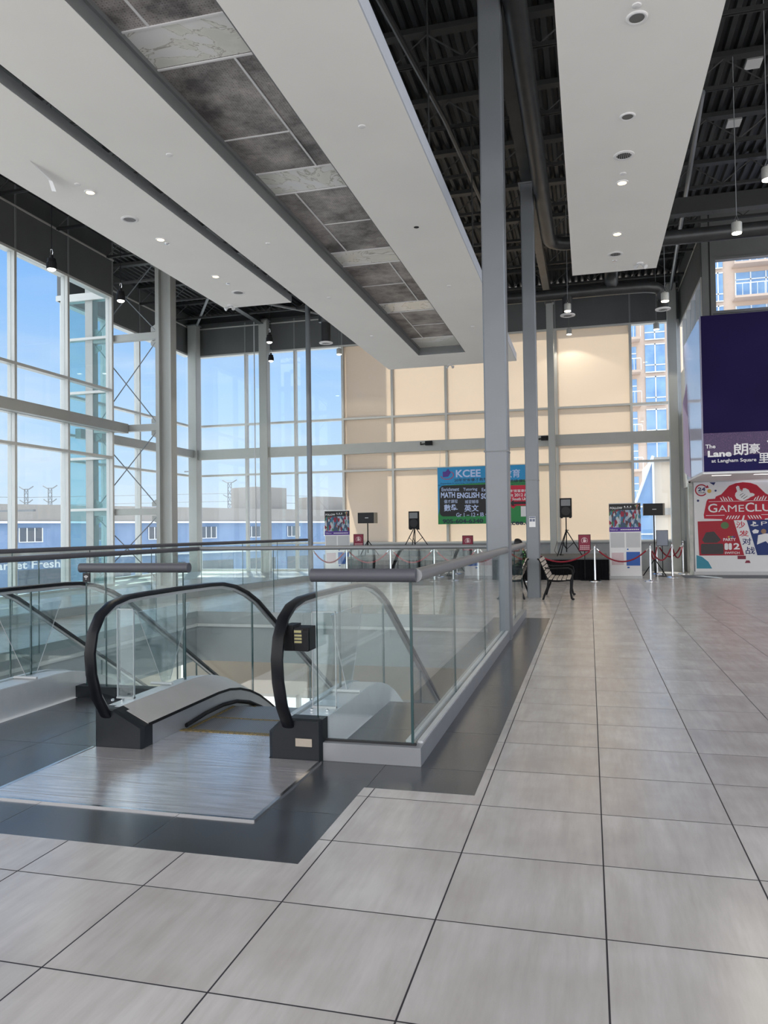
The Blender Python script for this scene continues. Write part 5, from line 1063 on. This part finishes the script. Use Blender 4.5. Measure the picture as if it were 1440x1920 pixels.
for s_ in (-1, 1):
    skin('shoe', [(-.37, .12*s_, .06, .042), (-.43, .12*s_, .045, .040), (-.50, .12*s_, .035, .032)], [(0, 1), (1, 2)], BLKP, per, 1)
    hb = (-.38, .12*s_, .68)
    for q in range(4):
        y = hb[1]+(q-1.5)*.018; l = (.055, .068, .062, .048)[q]
        skin('finger', [(hb[0]-.02, y, .685, .009), (hb[0]-.05-l*.3, y, .688, .008), (hb[0]-.06-l*.6, y, .675, .007), (hb[0]-.06-l*.8, y, .655, .006)], [(0, 1), (1, 2), (2, 3)], SKINM, per, 1)
    skin('thumb', [(hb[0]-.01, hb[1]-.025*s_, .69, .010), (hb[0]-.04, hb[1]-.045*s_, .70, .009), (hb[0]-.065, hb[1]-.045*s_, .70, .007)], [(0, 1), (1, 2)], SKINM, per, 1)
m_ = MB(); m_.tube([(-.175, 0, 1.075), (-.20, 0, 1.05), (-.18, 0, 1.043)], [.008, .014, .008], 8); m_.build('nose', [SKINM], per, True)
m_ = MB()
for s_ in (-1, 1): m_.tube([(-.160, .028*s_, 1.083), (-.178, .028*s_, 1.082)], .009, 8)
m_.box(-.170, -.160, -.022, .022, 1.017, 1.024); m_.build('eyes_and_mouth', [PBLACK], per, True)
m_ = MB()
for s_ in (-1, 1): m_.tube([(-.09, .085*s_, 1.085), (-.09, .1*s_, 1.07), (-.09, .085*s_, 1.045)], .010, 8)
m_.build('ears', [SKINM], per, True)
# lamp lead on stage
m_ = MB(); m_.tube([(-1.0, 25.4, 1.0), (-1.05, 24.6, .72), (-.95, 24, .63), (-.75, 23.6, .625)], .008, 6); tag(m_.build('power_cable', [BLKP], None, True), 'thin black cable looping onto the stage by the slim column', 'cable')

# ------------------------------------------------------------------ outside
GR = mat('car_park_asphalt', (.62, .61, .58), .9, var=.15, scale=.05)
m_ = MB(); m_.add([(-400, 27.2, -6), (300, 27.2, -6), (300, 900, -6), (-400, 900, -6)], [(0, 1, 2, 3)]); m_.add([(-400, -300, -6), (-15.5, -300, -6), (-15.5, 27.2, -6), (-400, 27.2, -6)], [(0, 1, 2, 3)]); m_.add([(9.5, -300, -6), (300, -300, -6), (300, 27.2, -6), (9.5, 27.2, -6)], [(0, 1, 2, 3)])
st(m_.build('floor', [GR]))
TAN = mat('tan_parapet', (.36, .335, .31), .8, var=.08, scale=.3); BLU = mat('blue_facade', (.17, .26, .42), .6, col2=(.22, .32, .50), scale=.4); DGL = mat('dark_glazing', (.12, .14, .17), .15)
A, B_ = Vector((-62, 43)), Vector((-30, 123)); dv = (B_-A).normalized(); nv = Vector((-dv.y, dv.x)); LL = (B_-A).length
def fac(m_, s0, s1, o0, o1, z0, z1):
    q = [A+dv*s0+nv*o0, A+dv*s1+nv*o0, A+dv*s1+nv*o1, A+dv*s0+nv*o1]; return m_.prism([(v.x, v.y) for v in q], 2, z0, z1)
t = thing('retail_building', 'long low retail building with tan parapet and blue front across the car park', 'building', (-50, 80, -6))
m_ = MB(); fac(m_, -40, LL, 0, 18, -6, 2.6); m_.build('wall', [BLU], t)
m_ = MB(); fac(m_, -40, LL, -.4, 18, 2.75, 4.4); m_.build('parapet', [TAN], t)
m_ = MB(); fac(m_, -40, LL, -.6, 0, 2.55, 2.75); m_.build('ledge', [PWHITE], t)
s_ = -30
while s_ < LL-6:
    m_ = MB(); fac(m_, s_, s_+2.5, -.06, 0, .75, 2.1); wf = m_.build('window', [DGL], t)
    m_ = MB()
    for q in range(4): fac(m_, s_+q*.8, s_+q*.8+.1, -.1, -.06, .75, 2.1)
    fac(m_, s_, s_+2.5, -.12, -.06, .68, .76); m_.build('window_bars', [PWHITE], wf)
    s_ += 7.5
m_ = MB(); fac(m_, -40, LL, -.5, 0, -1.1, -.9); m_.build('canopy', [PWHITE], t)
s_ = -30
while s_ < LL-6:
    m_ = MB(); fac(m_, s_, s_+5.2, -.06, 0, -5.4, -2.0); m_.build('shop_window', [DGL], t); s_ += 7.5
m_ = MB(); m_.text('Market Fresh', 0, 7.5, 0, .8, 0, .02)
vs2 = []
for (a, _, c) in m_.v:
    q = A+dv*(19.3+a)+nv*(-.12); vs2.append((q.x, q.y, -1.9+c))
m_.v = vs2; m_.build('shop_lettering', [PWHITE], t)
for s_ in (LL-28, LL-14):
    m_ = MB(); fac(m_, s_, s_+6, 4, 9, 4.4, 7.6 if s_ < LL-20 else 6.6); m_.build('roof_unit', [TAN], t)
def lattice(x, y, h, lab):
    t = thing('power_pylon', lab, 'pylon', (x, y, -6)); m_ = MB()
    for sx in (-1, 1): m_.tube([(x+sx*3.2, y, -6), (x+sx*1.3, y, h*.45), (x+sx*1.2, y, h)], .32, 5)
    k = 9
    for i in range(k):
        z0 = -6+(h+6)*i/k; z1 = -6+(h+6)*(i+1)/k; w0 = 3.2-2*min(1, (i/k)*1.8); w1 = 3.2-2*min(1, ((i+1)/k)*1.8); m_.tube([(x-w0, y, z0), (x+w1, y, z1)], .18, 4); m_.tube([(x+w0, y, z0), (x-w1, y, z1)], .18, 4)
    m_.build('tower', [GRIM], t)
    for zz, ww in ((h, 5), (h*.72, 4.5)):
        m_ = MB(); m_.tube([(x-ww, y, zz+1.6), (x-ww*.4, y, zz), (x+ww*.4, y, zz), (x+ww, y, zz+1.6)], .35, 5); m_.build('cross_arm', [GRIM], t)
lattice(-330, 400, 29, 'grey lattice power pylon, left of the close pair beyond the car park'); lattice(-317, 405, 29.5, 'grey lattice power pylon, right of the close pair beyond the car park')
lattice(-222, 455, 33, 'tallest lattice power pylon behind the back left windows'); lattice(-243, 505, 28, 'smaller lattice power pylon beside the tallest one')
lattice(-150, 700, 30, 'faint small power pylon far behind the roll up banner')
for i, z in enumerate((14, 19, 24)):
    m_ = MB(); m_.tube([(-420, 390, z+3), (-330, 400, z), (-222, 455, z+2), (-110, 560, z-2)], .16, 4); tag(m_.build('power_line', [GRIM]), 'thin power line strung between the pylons, %s' % ('lowest', 'middle', 'highest')[i], 'power line')
m_ = MB(); m_.tube([(-60, 110, -6), (-60, 110, 11)], .14, 8); m_.box(-61.4, -58.6, 109.9, 110.1, 10.9, 11.1); tag(m_.build('lamp_mast', [GRIM]), 'tall twin head lamp mast in the car park', 'lamp post')
m_ = MB(); m_.tube([(-34.2, 40, -6), (-34.2, 40, 2.9)], .12, 8); m_.box(-36.0, -34.2, 39.9, 40.1, 2.85, 2.97); m_.box(-34.2, -32.4, 39.9, 40.1, 2.85, 2.97); tag(m_.build('lamp_mast', [GRIM]), 'dark parking lamp post behind the left window wall', 'lamp post')
CARC = [(.5, .5, .52), (.08, .09, .1), (.35, .02, .03), (.6, .6, .6), (.06, .1, .22), (.3, .32, .34)]
CN = ['pale silver', 'black', 'dark red', 'white', 'navy', 'grey']
def carm(x, y, i, place):
    m = mat('car_paint_%d' % i, CARC[i], .25, .3); t = thing('parked_car', '%s parked car %s' % (CN[i], place), 'car', (x, y, -6))
    m_ = MB(); m_.prism([(y-2.2, -5.65), (y-2.2, -5.2), (y-1.3, -5.05), (y-.7, -4.6), (y+1.0, -4.55), (y+1.7, -5.0), (y+2.2, -5.1), (y+2.2, -5.65)], 0, x-.85, x+.85); m_.build('body', [m], t)
    m_ = MB(); m_.prism([(y-1.2, -5.03), (y-.68, -4.64), (y+.95, -4.59), (y+1.55, -4.98)], 0, x-.87, x+.87); m_.build('window_glass', [DGL], t)
    for sx in (-.8, .8):
        for sy in (-1.35, 1.35):
            m_ = MB(); m_.tube([(x+sx-.1, y+sy, -5.67), (x+sx+.1, y+sy, -5.67)], .33, 14); m_.build('wheel', [BLKP], t)
for i, (x, y, pl) in enumerate([(-36, 52, 'outside the left window wall, nearest the picture edge'), (-33, 57, 'outside the left window wall, second from the edge'), (-30, 62, 'outside the left bay'), (-27, 68, 'outside the braced bay'), (-24.5, 72, 'outside the back left windows'), (-21, 78, 'outside the windows behind the pipe column')]): carm(x, y, i, pl)
# apartment tower
PK = mat('peach_facade', (.62, .48, .40), .8, var=.05, scale=.2); BG = mat('blue_glazing', (.16, .30, .55), .12, col2=(.25, .42, .66), scale=.8); WF = mat('white_metal', (.75, .77, .8), .5)
t = thing('apartment_tower', 'tall peach apartment tower with blue windows and balconies behind the right windows', 'building', (15, 80, -6))
TY = 75.0
m_ = MB(); m_.box(3.9, 34, TY, TY+16, -6, 42); m_.build('wall', [PK], t)
for x0, x1 in ((5.28, 7.0), (11.2, 12.05), (1.0, 1.2)):
    if x0 < 2: continue
    for fl in range(16):
        z = -5.4+3.0*fl
        m_ = MB(); m_.box(x0, x1, TY-.12, TY, z, z+2.55); wf = m_.build('window', [BG], t)
        m_ = MB(); m_.box((x0+x1)/2-.05, (x0+x1)/2+.05, TY-.2, TY-.12, z, z+2.55); m_.box(x0, x1, TY-.2, TY-.12, z+.55, z+.65); m_.box(x0, x1, TY-.2, TY-.12, z+2.45, z+2.55); m_.box(x0, x1, TY-.2, TY-.12, z-.1, z); m_.build('window_bars', [WF], wf)
for x0, x1 in ((13.1, 18.2), (3.9, 4.5), (21, 26)):
    for fl in range(3, 12):
        z = -5.4+3.0*fl
        m_ = MB(); m_.box(x0, x1, TY-.05, TY, z+.1, z+2.4); wf = m_.build('window', [BG], t)
        m_ = MB(); k = int((x1-x0)/1.25)
        for q in range(k+1): m_.box(x0+q*1.25-.05, x0+q*1.25+.05, TY-.12, TY-.05, z+.1, z+2.4)
        m_.box(x0, x1, TY-.12, TY-.05, z+1.7, z+1.8); m_.build('window_bars', [WF], wf)
        m_ = MB(); m_.box(x0-.3, x1+.3, TY-1.5, TY, z-.2, z); bo = m_.build('balcony', [PK], t)
        m_ = MB(); m_.box(x0-.3, x1+.3, TY-1.5, TY-1.44, z+1.0, z+1.08)
        for q in range(int((x1-x0+.6)/.6)+1): m_.box(x0-.3+q*.6, x0-.26+q*.6, TY-1.5, TY-1.45, z, z+1.0)
        m_.build('balcony_rail', [WF], bo)
# neighbouring wing and glass roof close outside
t = thing('neighbour_wing', 'beige neighbouring building wing with a blue glass slope outside the right clear pane', 'building', (6, 42, -6))
BEI = mat('beige_render', (.74, .62, .50), .8, var=.05, scale=.3)
m_ = MB(); m_.box(3.2, 16, 42, 50, -6, 4.9); m_.build('wall', [BEI], t)
m_ = MB(); m_.box(3.24, 16, 41.8, 42, 2.0, 2.35); m_.box(3.24, 16, 41.7, 42, 4.7, 4.95); m_.build('ledge', [TAN], t)
m_ = MB(); m_.prism([(2.3, -6), (3.2, -6), (3.2, 5.0), (2.3, 2.6)], 1, 41.6, 42.0); m_.build('glass_slope', [BG], t)
m_ = MB()
for z in (-2, -.5, 1, 2.4): m_.box(2.3, 3.2, 41.5, 41.6, z, z+.08)
m_.tube([(2.3, 41.5, 2.6), (3.2, 41.5, 5.0)], .07, 6); m_.box(3.14, 3.24, 41.5, 41.6, -6, 5.0); m_.build('glass_slope_bars', [WF], t)
m_ = MB(); m_.box(-8.43, -8.33, YB+.23, YB+3.1, 3.0, 15); tag(m_.build('added_shade_fin', [PWHITE]), 'tall unseen fin added outside to shade the left beige filmed window', 'wall')  # added out of view, only to cast the shadow on the left film panes
# lower roof of next wing just outside, seen through the frames
m_ = MB(); m_.box(-8.5, 2.0, 30, 34, -6, -1.5); tag(m_.build('low_roof', [TAN]), 'low flat roof just outside the filmed back windows', 'roof')

for o in bpy.data.objects:
    if '_o' in o: del o['_o']
